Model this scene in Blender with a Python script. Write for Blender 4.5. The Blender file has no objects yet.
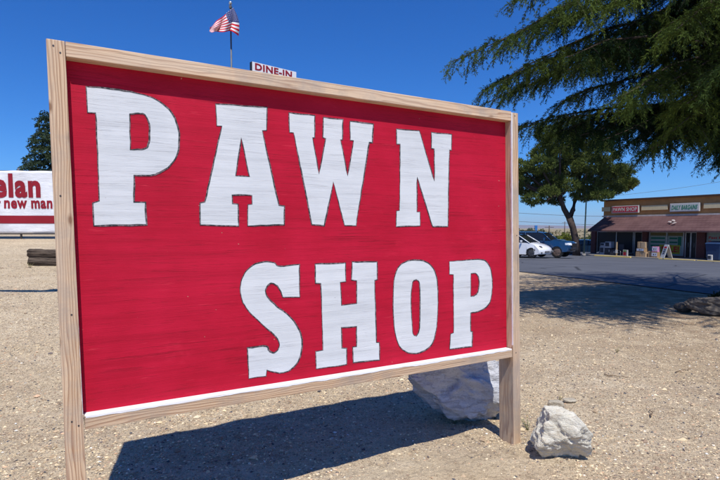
import bpy, bmesh, math, random
import numpy as np
from mathutils import Vector, Matrix
S = bpy.context.scene
COL = S.collection
R = math.radians
random.seed(7)
rng = np.random.default_rng(11)

# ------------------------------------------------------------------ camera
CAM_Z = 1.4
F, CY, PITCH = 520.0, 263.0, math.atan(35/520)
cd = bpy.data.cameras.new('camera'); cam = bpy.data.objects.new('camera', cd); COL.objects.link(cam)
cam.location = (0, 0, CAM_Z); cam.rotation_euler = (R(90)-PITCH, 0, 0)
cd.sensor_width = 36; cd.lens = 26; cd.shift_y = 23/720; cd.clip_start = 0.05; cd.clip_end = 30000
S.camera = cam

def ray(px, py):
    x = (px-360)/F; y = -(py-CY)/F; c, s = math.cos(PITCH), math.sin(PITCH)
    return Vector((x, c+s*y, -s+c*y))
def at(px, py, Y):                       # a point at distance Y in front of the viewer
    v = ray(px, py); return Vector((v.x*Y/v.y, Y, CAM_Z+v.z*Y/v.y))
def smooth(a, b, x):
    t = min(1, max(0, (x-a)/(b-a))); return t*t*(3-2*t)
def gz(x, y):                            # terrain height
    left = np.interp(y, [-50, 1.5, 3, 9, 14, 40, 90], [0, 0, .02, .72, 1.17, 1.15, -.8])
    right = np.interp(y, [-50, 0, 6, 45, 80, 8000], [.02, .03, .04, -.9, -1.25, -1.9])
    right -= .025*max(0, min(x-12, 16))*smooth(15, 35, y)*(1-smooth(60, 100, y))
    w = smooth(.6, -3.2, x) if False else 1-smooth(-3.2, .6, x)
    return left*w + right*(1-w)
def ground_at(px, py):
    v = ray(px, py); t = .5
    while t < 400:
        p = Vector((v.x*t, v.y*t, CAM_Z+v.z*t))
        if p.z <= gz(p.x, p.y): return p
        t *= 1.002
    return p

# ------------------------------------------------------------------ object helpers
def tag(o, label=None, cat=None, group=None, kind=None):
    if label: o['label'] = label
    if cat: o['category'] = cat
    if group: o['group'] = group
    if kind: o['kind'] = kind
    return o
def empty(name, loc, rz=0, label=None, cat=None, group=None):
    o = bpy.data.objects.new(name, None); COL.objects.link(o)
    o.location = loc; o.rotation_euler = (0, 0, rz); o.empty_display_size = .2
    return tag(o, label, cat, group)
def link(name, me, mats, parent=None):
    o = bpy.data.objects.new(name, me); COL.objects.link(o)
    for m in (mats if isinstance(mats, (list, tuple)) else [mats]): me.materials.append(m)
    if parent: o.parent = parent
    return o
class MB:
    """collects shapes, then links them as one mesh object"""
    def __init__(s): s.bm = bmesh.new()
    def box(s, c, size, rot=None, mi=0, bev=0):
        r = bmesh.ops.create_cube(s.bm, size=1)
        vs = r['verts']
        M = Matrix.Translation(c) @ (rot.to_4x4() if rot else Matrix.Identity(4)) @ Matrix.Diagonal((*size, 1))
        bmesh.ops.transform(s.bm, matrix=M, verts=vs)
        fs = list({f for v in vs for f in v.link_faces})
        for f in fs: f.material_index = mi
        if bev:
            es = list({e for v in vs for e in v.link_edges})
            bmesh.ops.bevel(s.bm, geom=es, offset=bev, segments=2, affect='EDGES', profile=.6)
        return s
    def hull8(s, pts, mi=0, bev=0):      # 8 corners: bottom ring (4) then top ring (4), or any two rings
        vs = [s.bm.verts.new(p) for p in pts]
        for q in ((3,2,1,0),(4,5,6,7),(0,1,5,4),(1,2,6,5),(2,3,7,6),(3,0,4,7)):
            s.bm.faces.new([vs[i] for i in q]).material_index = mi
        if bev:
            es = list({e for v in vs for e in v.link_edges})
            bmesh.ops.bevel(s.bm, geom=es, offset=bev, segments=2, affect='EDGES', profile=.6)
        return s
    def tube(s, pts, rads, n=8, mi=0, cap=True):
        pts = [Vector(p) for p in pts]
        if not isinstance(rads, (list, tuple)): rads = [rads]*len(pts)
        rings = []; up = Vector((0.3, 0.2, 1)).normalized()
        for i, p in enumerate(pts):
            t = (pts[min(i+1, len(pts)-1)]-pts[max(i-1, 0)]).normalized()
            a = t.cross(up)
            if a.length < .05: a = t.cross(Vector((1, 0, 0)))
            a.normalize(); b = t.cross(a)
            rings.append([s.bm.verts.new(p+(a*math.cos(2*math.pi*k/n)+b*math.sin(2*math.pi*k/n))*rads[i]) for k in range(n)])
        for A, B in zip(rings, rings[1:]):
            for k in range(n):
                f = s.bm.faces.new((A[k], A[(k+1)%n], B[(k+1)%n], B[k])); f.smooth = True; f.material_index = mi
        if cap:
            s.bm.faces.new(rings[0][::-1]).material_index = mi; s.bm.faces.new(rings[-1]).material_index = mi
        return s
    def prism(s, poly, h, M=None, mi=0):   # polygon in xy, extruded to z=h
        M = M or Matrix.Identity(4)
        a = [s.bm.verts.new(M @ Vector((x, y, 0))) for x, y in poly]
        b = [s.bm.verts.new(M @ Vector((x, y, h))) for x, y in poly]
        n = len(a)
        fs = [s.bm.faces.new(a[::-1]), s.bm.faces.new(b)] + [s.bm.faces.new((a[i], a[(i+1)%n], b[(i+1)%n], b[i])) for i in range(n)]
        for f in fs: f.material_index = mi
        return s
    def build(s, name, mats, parent=None, smoothed=False):
        bmesh.ops.recalc_face_normals(s.bm, faces=s.bm.faces)
        me = bpy.data.meshes.new(name); s.bm.to_mesh(me); s.bm.free()
        if smoothed:
            for p in me.polygons: p.use_smooth = True
        return link(name, me, mats, parent)
def mesh_np(name, V, Fc, mats, parent=None, mi=None, col=None, smoothed=False):
    V = np.asarray(V, dtype=np.float32); Fc = np.asarray(Fc, dtype=np.int32); k = Fc.shape[1]
    me = bpy.data.meshes.new(name)
    me.vertices.add(len(V)); me.vertices.foreach_set('co', V.ravel())
    me.loops.add(Fc.size); me.loops.foreach_set('vertex_index', Fc.ravel())
    me.polygons.add(len(Fc)); me.polygons.foreach_set('loop_start', np.arange(0, Fc.size, k, dtype=np.int32))
    if mi is not None: me.polygons.foreach_set('material_index', np.asarray(mi, dtype=np.int32))
    me.polygons.foreach_set('use_smooth', np.full(len(Fc), smoothed))
    me.update(calc_edges=True); me.validate()
    if col is not None:
        a = me.attributes.new('tint', 'FLOAT_COLOR', 'POINT')
        c = np.ones((len(V), 4), dtype=np.float32); c[:, :3] = col; a.data.foreach_set('color', c.ravel())
    return link(name, me, mats, parent)

# ------------------------------------------------------------------ material helpers
class NT:
    def __init__(s, name, rough=.8, spec=.3, metal=0):
        s.m = bpy.data.materials.new(name); s.m.use_nodes = True; s.t = s.m.node_tree
        s.b = s.t.nodes['Principled BSDF']; s.b.inputs['Roughness'].default_value = rough
        s.b.inputs['Specular IOR Level'].default_value = spec; s.b.inputs['Metallic'].default_value = metal
    def n(s, typ, **kw):
        nd = s.t.nodes.new(typ)
        for k, v in kw.items():
            if k in nd.inputs: s.set(nd.inputs[k], v)
            else: setattr(nd, k, v)
        return nd
    def set(s, inp, v):
        if isinstance(v, bpy.types.NodeSocket): s.t.links.new(v, inp)
        elif isinstance(v, bpy.types.Node): s.t.links.new(v.outputs[0], inp)
        else:
            if hasattr(inp.default_value, '__len__') and not hasattr(v, '__len__'): v = (v, v, v)
            if inp.type == 'RGBA' and len(v) == 3: v = (*v, 1)
            inp.default_value = v
    def coord(s, scale=(1, 1, 1), kind='Object', loc=(0, 0, 0)):
        c = s.n('ShaderNodeTexCoord'); mp = s.n('ShaderNodeMapping')
        s.t.links.new(c.outputs[kind], mp.inputs['Vector']); mp.inputs['Scale'].default_value = scale; mp.inputs['Location'].default_value = loc
        return mp.outputs[0]
    def noise(s, vec, scale, detail=4, rough=.55, dist=0):
        nd = s.n('ShaderNodeTexNoise'); s.set(nd.inputs['Vector'], vec); nd.inputs['Scale'].default_value = scale
        nd.inputs['Detail'].default_value = detail; nd.inputs['Roughness'].default_value = rough; nd.inputs['Distortion'].default_value = dist
        return nd.outputs[0]
    def vor(s, vec, scale, feature='F1', out=0, rnd=1):
        nd = s.n('ShaderNodeTexVoronoi', feature=feature); s.set(nd.inputs['Vector'], vec); nd.inputs['Scale'].default_value = scale
        nd.inputs['Randomness'].default_value = rnd
        return nd.outputs[out]
    def ramp(s, fac, stops, interp='LINEAR'):
        nd = s.n('ShaderNodeValToRGB'); s.set(nd.inputs[0], fac); cr = nd.color_ramp; cr.interpolation = interp
        while len(cr.elements) < len(stops): cr.elements.new(.5)
        for e, (p, c) in zip(cr.elements, stops):
            e.position = p; e.color = (*c, 1) if hasattr(c, '__len__') else (c, c, c, 1)
        return nd.outputs[0]
    def mix(s, f, a, b, typ='MIX'):
        nd = s.n('ShaderNodeMixRGB', blend_type=typ); s.set(nd.inputs[0], f); s.set(nd.inputs[1], a); s.set(nd.inputs[2], b); return nd.outputs[0]
    def math(s, op, a, b=None, clamp=False):
        nd = s.n('ShaderNodeMath', operation=op, use_clamp=clamp); s.set(nd.inputs[0], a)
        if b is not None: s.set(nd.inputs[1], b)
        return nd.outputs[0]
    def sep(s, v):
        nd = s.n('ShaderNodeSeparateXYZ'); s.set(nd.inputs[0], v); return nd.outputs
    def bump(s, h, strength=.5, dist=.01):
        nd = s.n('ShaderNodeBump'); s.set(nd.inputs['Height'], h); nd.inputs['Strength'].default_value = strength
        nd.inputs['Distance'].default_value = dist; s.t.links.new(nd.outputs[0], s.b.inputs['Normal']); return nd
    def color(s, c): s.set(s.b.inputs['Base Color'], c); return s
def plain(name, c, rough=.7, spec=.3, metal=0, var=.15, scale=6, bump=0):
    t = NT(name, rough, spec, metal)
    nz = t.noise(t.coord(), scale, 5)
    t.color(t.mix(t.ramp(nz, [(.3, 0), (.7, 1)]), tuple(x*(1-var) for x in c), tuple(min(1, x*(1+var)) for x in c)))
    if bump: t.bump(nz, .4, bump)
    return t.m

# ------------------------------------------------------------------ world, sun
S.view_settings.view_transform = 'Standard'; S.view_settings.look = 'None'; S.view_settings.gamma = 1
S.view_settings.exposure = 0.0; S.view_settings.use_curve_mapping = False
TRAVEL = Vector((-.27, 1.14, -2.12)).normalized()
tosun = -TRAVEL
sd = bpy.data.lights.new('sun', 'SUN'); sun = bpy.data.objects.new('sun', sd); COL.objects.link(sun)
sd.energy = 5.0; sd.angle = R(.53); sd.color = (1, .96, .89)
sun.rotation_euler = tosun.to_track_quat('Z', 'Y').to_euler(); sun.location = (0, -5, 20)
w = bpy.data.worlds.new('World'); S.world = w; w.use_nodes = True
nt = w.node_tree; bg = nt.nodes['Background']; sky = nt.nodes.new('ShaderNodeTexSky'); sky.sky_type = 'NISHITA'
sky.sun_disc = False; sky.sun_elevation = math.asin(tosun.z); sky.sun_rotation = math.atan2(tosun.x, tosun.y)
sky.altitude = 1200; sky.air_density = 1.0; sky.dust_density = .3; sky.ozone_density = 1.5
K = .085                                  # grade of the air: a deeper, cleaner blue than the model gives
sp_ = nt.nodes.new('ShaderNodeSeparateColor'); cb_ = nt.nodes.new('ShaderNodeCombineColor'); nt.links.new(sky.outputs[0], sp_.inputs[0])
for i_, (p_, a_) in enumerate(((1.5, .56), (1.10, .90), (.93, 1.52))):
    q_ = nt.nodes.new('ShaderNodeMath'); q_.operation = 'MULTIPLY'; q_.inputs[1].default_value = K; nt.links.new(sp_.outputs[i_], q_.inputs[0])
    r_ = nt.nodes.new('ShaderNodeMath'); r_.operation = 'POWER'; r_.inputs[1].default_value = p_; nt.links.new(q_.outputs[0], r_.inputs[0])
    m_ = nt.nodes.new('ShaderNodeMath'); m_.operation = 'MULTIPLY'; m_.inputs[1].default_value = a_/K; nt.links.new(r_.outputs[0], m_.inputs[0])
    nt.links.new(m_.outputs[0], cb_.inputs[i_])
nt.links.new(cb_.outputs[0], bg.inputs[0]); bg.inputs[1].default_value = .085
S.cycles.max_bounces = 5; S.cycles.diffuse_bounces = 3; S.cycles.volume_bounces = 0; S.cycles.transparent_max_bounces = 8

# ------------------------------------------------------------------ ground
def ground_mat():
    t = NT('sandy_gravel', .95, .15)
    c = t.coord()
    big = t.noise(c, .7, 5, .6); mid = t.noise(c, 6, 4, .6); fine = t.noise(c, 190, 5, .8)
    base = t.mix(t.ramp(big, [(.35, 0), (.65, 1)]), (.74, .585, .375), (.88, .73, .51))
    base = t.mix(t.ramp(mid, [(.3, 0), (.75, .6)]), base, (.76, .61, .40))
    base = t.mix(t.ramp(fine, [(.38, .8), (.54, 0)]), base, (.30, .215, .135))
    # small stones of many colours, two sizes
    wob = t.n('ShaderNodeVectorMath', operation='ADD'); t.set(wob.inputs[0], c)
    nn = t.n('ShaderNodeTexNoise'); t.set(nn.inputs['Vector'], c); nn.inputs['Scale'].default_value = 90; nn.inputs['Detail'].default_value = 1
    sc = t.n('ShaderNodeVectorMath', operation='SCALE'); t.set(sc.inputs[0], nn.outputs['Color']); sc.inputs['Scale'].default_value = .012
    t.set(wob.inputs[1], sc.outputs[0]); cw = wob.outputs[0]
    pal = [(0, (.70, .55, .36)), (.16, (.50, .36, .23)), (.30, (.74, .62, .45)), (.44, (.56, .37, .25)), (.56, (.66, .52, .35)),
           (.68, (.30, .22, .16)), (.76, (.60, .46, .31)), (.88, (.78, .70, .58)), (.95, (.14, .11, .10))]
    bare = t.n('ShaderNodeVectorMath', operation='DISTANCE'); t.set(bare.inputs[0], t.coord((1, 2.0, 0))); bare.inputs[1].default_value = (.45, 5.5, 0)
    full = t.math('ADD', t.math('MULTIPLY', t.math('SUBTRACT', bare.outputs['Value'], .35), 1.6, clamp=True), .12, clamp=True)
    full = t.math('MULTIPLY', full, t.ramp(t.noise(c, 1.6, 5, .65), [(.30, .35), (.48, .9), (.6, 1)]))
    h = None; col = base
    for scale, th, amt, seed in ((125, .44, .85, 0), (52, .34, .95, 3)):
        cc = t.n('ShaderNodeMapping'); t.set(cc.inputs[0], cw); cc.inputs['Location'].default_value = (seed, seed*2, 0)
        d = t.vor(cc.outputs[0], scale, out=0); cellc = t.vor(cc.outputs[0], scale, out=1)
        sp = t.sep(cellc)
        size = t.math('MULTIPLY', t.ramp(sp[1], [(.35, 0), (1, 1)]), th*1.6)
        inside = t.math('MULTIPLY', t.math('MULTIPLY', t.math('SUBTRACT', size, d), 14, clamp=True), full)
        stones = t.ramp(sp[0], pal, 'CONSTANT')
        col = t.mix(t.math('MULTIPLY', inside, amt), col, stones)
        hh = t.math('MULTIPLY', inside, 1.0/scale*60)
        h = hh if h is None else t.math('ADD', h, hh)
    # bare packed patches without stones
    # far dry grass beyond the lot
    sx = t.sep(c)
    far = t.ramp(t.math('MULTIPLY', t.math('SUBTRACT', sx[1], 55), .03, clamp=True), [(0, 0), (1, 1)])
    grass = t.mix(t.noise(t.coord((.05, .02, 1)), 3, 5), (.33, .26, .15), (.13, .13, .07))
    col = t.mix(far, col, grass)
    # stonier, browner drifts and trodden pale paths
    drift = t.noise(t.coord((1, 1.6, 1)), 1.15, 7, .72, .4); col = t.mix(t.ramp(drift, [(.48, 0), (.62, .45)]), col, (.46, .345, .235))
    track = t.noise(t.coord((.35, 2.2, 1), loc=(3, 1, 0)), 1.0, 4, .5); col = t.mix(t.ramp(track, [(.58, 0), (.68, .45)]), col, (.84, .70, .50))
    # brown needle litter; its colour also deepens the shade under the cedar
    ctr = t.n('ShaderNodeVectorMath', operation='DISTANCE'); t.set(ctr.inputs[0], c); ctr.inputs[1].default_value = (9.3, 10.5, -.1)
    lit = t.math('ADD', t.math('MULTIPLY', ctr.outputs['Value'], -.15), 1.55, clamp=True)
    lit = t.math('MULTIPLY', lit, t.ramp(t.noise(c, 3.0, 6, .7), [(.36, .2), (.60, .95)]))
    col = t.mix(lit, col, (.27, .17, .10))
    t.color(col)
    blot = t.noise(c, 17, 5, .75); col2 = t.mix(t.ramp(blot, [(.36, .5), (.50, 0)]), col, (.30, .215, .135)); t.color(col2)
    hs = t.math('ADD', h, t.math('MULTIPLY', fine, .5)); hs = t.math('ADD', hs, t.math('MULTIPLY', t.noise(c, 40, 3), 1.2))
    t.bump(hs, 1.0, .018)
    return t.m
def graded(lo, hi, n, c, near):          # spacing fine around c
    a = math.asinh((lo-c)/near); b = math.asinh((hi-c)/near)
    return c+near*np.sinh(np.linspace(a, b, n))
xs = graded(-6000, 6000, 560, .8, 2.6); ys = graded(-60, 9000, 640, 3.0, 1.6)
X, Y = np.meshgrid(xs, ys); 
def vnoise(x, y, s, seed):               # value noise
    x = x*s+seed*17.3; y = y*s-seed*9.1; xi = np.floor(x); yi = np.floor(y); fx = x-xi; fy = y-yi
    fx = fx*fx*(3-2*fx); fy = fy*fy*(3-2*fy)
    def hsh(a, b):
        v = np.sin(a*127.1+b*311.7+seed*74.7)*43758.5453; return v-np.floor(v)
    return (hsh(xi, yi)*(1-fx)+hsh(xi+1, yi)*fx)*(1-fy)+(hsh(xi, yi+1)*(1-fx)+hsh(xi+1, yi+1)*fx)*fy
Zg = np.vectorize(gz)(X, Y)
near = np.clip((16-np.hypot(X-1, Y-2))/10, 0, 1)
amp = np.where(X > 3.0, np.clip((11-Y)/5, 0, 1), 1)*near
Zg = Zg+amp*((vnoise(X, Y, 1.3, 1)-.5)*.05+(vnoise(X, Y, 4.5, 2)-.5)*.02+(vnoise(X, Y, 14, 3)-.5)*.016+(vnoise(X, Y, 33, 4)-.5)*.012)
V = np.stack([X, Y, Zg], -1).reshape(-1, 3)
nx, ny = len(xs), len(ys)
I = np.arange(nx*ny).reshape(ny, nx)
Fc = np.stack([I[:-1, :-1], I[:-1, 1:], I[1:, 1:], I[1:, :-1]], -1).reshape(-1, 4)
GM = ground_mat()
tag(mesh_np('ground', V, Fc, GM, smoothed=True), kind='structure')
from mathutils.bvhtree import BVHTree
_bv = BVHTree.FromPolygons([tuple(v) for v in V.tolist()], Fc.tolist())
def gh(x, y):                            # real surface height
    r = _bv.ray_cast(Vector((x, y, 50)), Vector((0, 0, -1)))
    return r[0].z if r[0] else gz(x, y)

# asphalt lot
def asphalt_mat():
    t = NT('asphalt', .85, .3); c = t.coord()
    col = t.mix(t.ramp(t.noise(c, .25, 6, .65), [(.3, 0), (.7, 1)]), (.070, .074, .086), (.105, .110, .125))
    col = t.mix(t.ramp(t.noise(c, 70, 2), [(.55, 0), (.75, .5)]), col, (.17, .17, .18))
    st = t.noise(t.coord((.12, 1.1, 1)), 1.4, 5, .6); col = t.mix(t.ramp(st, [(.56, 0), (.66, .5)]), col, (.045, .047, .055))
    cr = t.vor(t.coord((1, 1, .1)), .22, 'DISTANCE_TO_EDGE'); col = t.mix(t.ramp(cr, [(.004, .8), (.010, 0)]), col, (.02, .02, .022))
    t.color(col); t.bump(t.noise(c, 120, 3), .4, .006); return t.m
ea = ground_at(519, 272); eb = ground_at(720, 296)
def edge_y(x):
    y = ea.y+(x-ea.x)*(eb.y-ea.y)/(eb.x-ea.x)
    return min(38, max(9.5, y))
AV, AF = [], []
axs = np.linspace(1.6, 75, 190); nrow = 44
for i, x in enumerate(axs):
    y0 = edge_y(x)+.25*(vnoise(np.array(x), np.array(0.), 1.1, 5)-.5)+.12*(vnoise(np.array(x), np.array(0.), 4, 6)-.5)
    y1 = 74
    for j in range(nrow):
        y = y0+(y1-y0)*(j/(nrow-1))**1.5
        AV.append((x, y, gh(x, y)+.02))
for i in range(len(axs)-1):
    for j in range(nrow-1):
        a = i*nrow+j; AF.append((a, a+nrow, a+nrow+1, a+1))
tag(mesh_np('parking_lot', AV, AF, asphalt_mat(), smoothed=True), kind='structure')
# ------------------------------------------------------------------ gravel (countless)
def scatter_stones(n, smin, smax, seed, xr=(-5.5, 6.5), yr=(1.6, 9.5)):
    r = np.random.default_rng(seed)
    base = np.array([(1,0,0),(-1,0,0),(0,1,0),(0,-1,0),(0,0,1),(0,0,-1)], float)
    tri = np.array([(0,2,4),(2,1,4),(1,3,4),(3,0,4),(2,0,5),(1,2,5),(3,1,5),(0,3,5)])
    Y = yr[0]+(yr[1]-yr[0])*r.random(n)**1.7
    X = (r.random(n)*2-1)*(Y*.82+.6)
    keep = ((X < 3.2+0*Y) | (Y < 8)) & (vnoise(X, Y, 1.5, 21)*.7+vnoise(X, Y, 4, 22)*.5+r.random(n)*.5 > .46)
    X, Y = X[keep], Y[keep]; n = len(X)
    # fewer stones on the packed patch in front of the boulders
    pk = np.exp(-(((X-.55)/.75)**2+((Y-2.85)/.35)**2)); k2 = r.random(n) > pk*.85; X, Y = X[k2], Y[k2]; n = len(X)
    s = smin*(smax/smin)**(r.random(n)**2.6)
    Zs = np.array([gh(a, b) for a, b in zip(X, Y)])
    ang = r.random(n)*6.28; ca, sa = np.cos(ang), np.sin(ang)
    P = base[None]*(r.random((n, 6, 1))*.6+.65)*s[:, None, None]*np.stack([r.random(n)*.6+.8, r.random(n)*.5+.6, r.random(n)*.4+.35], -1)[:, None, :]
    Q = P.copy(); Q[..., 0] = P[..., 0]*ca[:, None]-P[..., 1]*sa[:, None]; Q[..., 1] = P[..., 0]*sa[:, None]+P[..., 1]*ca[:, None]
    Q += np.stack([X, Y, Zs+s*.12], -1)[:, None, :]
    pal = np.array([(.58,.46,.29),(.64,.52,.35),(.42,.31,.20),(.74,.68,.58),(.28,.20,.14),(.50,.33,.21),(.13,.105,.10),(.07,.07,.08),(.62,.52,.36),(.44,.35,.23)])
    ci = r.choice(len(pal), n, p=[.20,.14,.17,.02,.13,.08,.08,.06,.04,.08]); cc = np.minimum(pal[ci]*(r.random((n, 1))*.45+.95), .85)
    Fx = (tri[None]+6*np.arange(n)[:, None, None]).reshape(-1, 3)
    return Q.reshape(-1, 3), Fx, np.repeat(cc, 6, 0)
t = NT('stone_bits', .9, .2); at_ = t.n('ShaderNodeAttribute', attribute_name='tint'); t.color(at_.outputs['Color'])
V1, F1, C1 = scatter_stones(150000, .0034, .012, 3)
V2, F2, C2 = scatter_stones(1800, .010, .028, 5)
tag(mesh_np('gravel', np.vstack([V1, V2]), np.vstack([F1, F2+len(V1)]), t.m, col=np.vstack([C1, C2])), 'loose small stones strewn over the sandy lot', 'gravel', kind='stuff')

# ------------------------------------------------------------------ the painted sign
O = Vector((-1.1384163280606945, 2.0842652111503046, .6415768257118226+CAM_Z))
D = Vector((.8669011515415713, .4984583609687526, .00465358316166024)); U = Vector((-.01720398137520402, .020587965072587307, .999640014564749))
Bk = U.cross(D)                            # away from the street side
HB = 2.04
sign = empty('painted_sign', O-U*HB, 0, 'large red plywood sign reading PAWN SHOP in white slab letters on bare wood posts', 'sign')
sign.matrix_world = Matrix.Translation(O-U*HB) @ Matrix((D, Bk, U)).transposed().to_4x4()
def wood_mat(name, axis, ctr, tone=1.0, paint=None):
    t = NT(name, .75, .25)
    c = t.coord(); s = t.sep(c); L = {'X': s[0], 'Y': s[1], 'Z': s[2]}
    cross = [L[k] for k in 'XYZ' if k != axis]
    st = {'X': (1.1, 9, 9), 'Z': (9, 9, 1.1)}[axis]; fb = {'X': (5, 300, 300), 'Z': (300, 300, 5)}[axis]
    wv = t.math('MULTIPLY', t.math('SUBTRACT', t.noise(t.coord(st), 1.0, 3, .6), .5), .085)
    a = t.math('SUBTRACT', cross[0], ctr[0]); b = t.math('SUBTRACT', cross[1], ctr[1])
    r = t.math('SQRT', t.math('ADD', t.math('MULTIPLY', a, a), t.math('MULTIPLY', b, b)))
    r = t.math('ADD', r, wv)
    fr = t.math('FRACT', t.math('MULTIPLY', r, 85))
    ring = t.ramp(fr, [(0, 0), (.45, .12), (.84, 1), (1, .02)])
    fib = t.noise(t.coord(fb), 1.0, 3, .7)
    col = t.mix(ring, (.72*tone, .52*tone, .335*tone), (.34*tone, .17*tone, .09*tone))
    col = t.mix(t.ramp(fib, [(.35, .55), (.6, 0)]), col, (.36*tone, .24*tone, .16*tone))
    col = t.mix(t.ramp(t.noise(t.coord({'X': (1.5, 12, 12), 'Z': (12, 12, 1.5)}[axis]), 1, 4), [(.4, 0), (.8, .6)]), col, (.60*tone, .50*tone, .39*tone))
    wx = t.noise(c, 3.5, 6, .7); col = t.mix(t.ramp(wx, [(.48, 0), (.66, .65)]), col, (.36*tone, .30*tone, .25*tone))
    ck = t.noise(t.coord({'X': (2.2, 140, 140), 'Z': (140, 140, 2.2)}[axis]), 1.0, 2, .5); ck = t.ramp(ck, [(.70, 0), (.73, 1)]); col = t.mix(t.math('MULTIPLY', ck, .7), col, (.12, .08, .055))
    # knots
    kn = t.vor(t.coord({'X': (4.2, 0.01, 11), 'Z': (11, .01, 4.2)}[axis], loc=(ctr[0]*31, .3, ctr[1]*17)), 1.0)
    col = t.mix(t.ramp(kn, [(.045, .85), (.08, .4), (.13, 0)]), col, (.20*tone, .10*tone, .055*tone))
    h = t.math('ADD', t.math('MULTIPLY', ring, -.5), fib)
    if paint:                              # (axis letter, threshold, sign): white paint that ran over an edge
        k, th, sg, amt = paint
        e = t.math('MULTIPLY', t.math('SUBTRACT', t.math('ADD', t.math('MULTIPLY', L[k], sg), t.math('MULTIPLY', t.noise(c, 30, 4, .6), amt)), th), 900, clamp=True)
        e = t.math('MULTIPLY', e, t.math('MULTIPLY', t.math('SUBTRACT', -.036, t.math('ADD', L['Y'], t.math('MULTIPLY', t.noise(c, 25, 3), .012))), 600, clamp=True))
        e = t.math('MULTIPLY', e, t.math('GREATER_THAN', L['Z'], .66))
        col = t.mix(e, col, t.mix(t.noise(c, 50, 3), (.66, .66, .68), (.80, .80, .82)))
    t.color(col); t.bump(h, .55, .0012); return t.m
W_leftpost = wood_mat('fir_wood', 'Z', (.36, -.03), 1.0, ('X', -.0072+.0028, 1, .006))
W_rightpost = wood_mat('fir_wood', 'Z', (2.02, -.02), .96, ('X', -2.3515+.002, -1, .006))
W_top = wood_mat('fir_wood', 'X', (-.10, HB-.02), 1.08)
W_bot = wood_mat('fir_wood', 'X', (-.07, HB-1.76), .93, None)
W_paint = NT('white_paint', .6, .3); _c = W_paint.coord(); W_paint.color(W_paint.mix(W_paint.ramp(W_paint.noise(W_paint.coord((3, 60, 60)), 1, 4), [(.60, 0), (.72, 1)]), (.80, .80, .82), (.55, .46, .38))); W_paint = W_paint.m
YF, YB = -.052, .058
def z_(b): return HB+b
mb = MB(); mb.hull8([(-.071, YF, -.4), (.0012, YF, -.4), (.0012, YB, -.4), (-.071, YB, -.4), (-.075, YF, z_(.069)), (-.0125, YF, z_(.069)), (-.0125, YB, z_(.069)), (-.075, YB, z_(.069))], bev=.004)
mb.build('post', W_leftpost, sign)
mb = MB(); mb.hull8([(2.354, YF, -.4), (2.419, YF, -.4), (2.419, YB+.012, -.4), (2.354, YB+.012, -.4), (2.3445, YF, z_(.047)), (2.3995, YF, z_(.047)), (2.3995, YB+.012, z_(.047)), (2.3445, YB+.012, z_(.047))], bev=.003)
mb.build('post', W_rightpost, sign)
mb = MB(); mb.hull8([(-.011, YF+.001, z_(.0115)), (2.3435, YF+.001, z_(-.0035)), (2.3435, YB-.01, z_(-.0035)), (-.011, YB-.01, z_(.0115)), (-.0115, YF+.001, z_(.0685)), (2.3435, YF+.001, z_(.0525)), (2.3435, YB-.01, z_(.0525)), (-.0115, YB-.01, z_(.0685))], bev=.0025)
tr = mb.build('rail', W_top, sign)
mb = MB(); bt = [(.0005, YF+.001, z_(-1.443)), (2.346, YF+.001, z_(-1.4546)), (2.346, YB-.01, z_(-1.4546)), (.0005, YB-.01, z_(-1.443)), (-.0005, YF+.001, z_(-1.3869)), (2.3455, YF+.001, z_(-1.4015)), (2.3455, YB-.01, z_(-1.4015)), (-.0005, YB-.01, z_(-1.3869))]
mb.hull8(bt, bev=.0025); br = mb.build('rail', [W_bot, W_paint], sign)
for p in br.data.polygons:
    if p.normal.z > .6: p.material_index = 1
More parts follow.
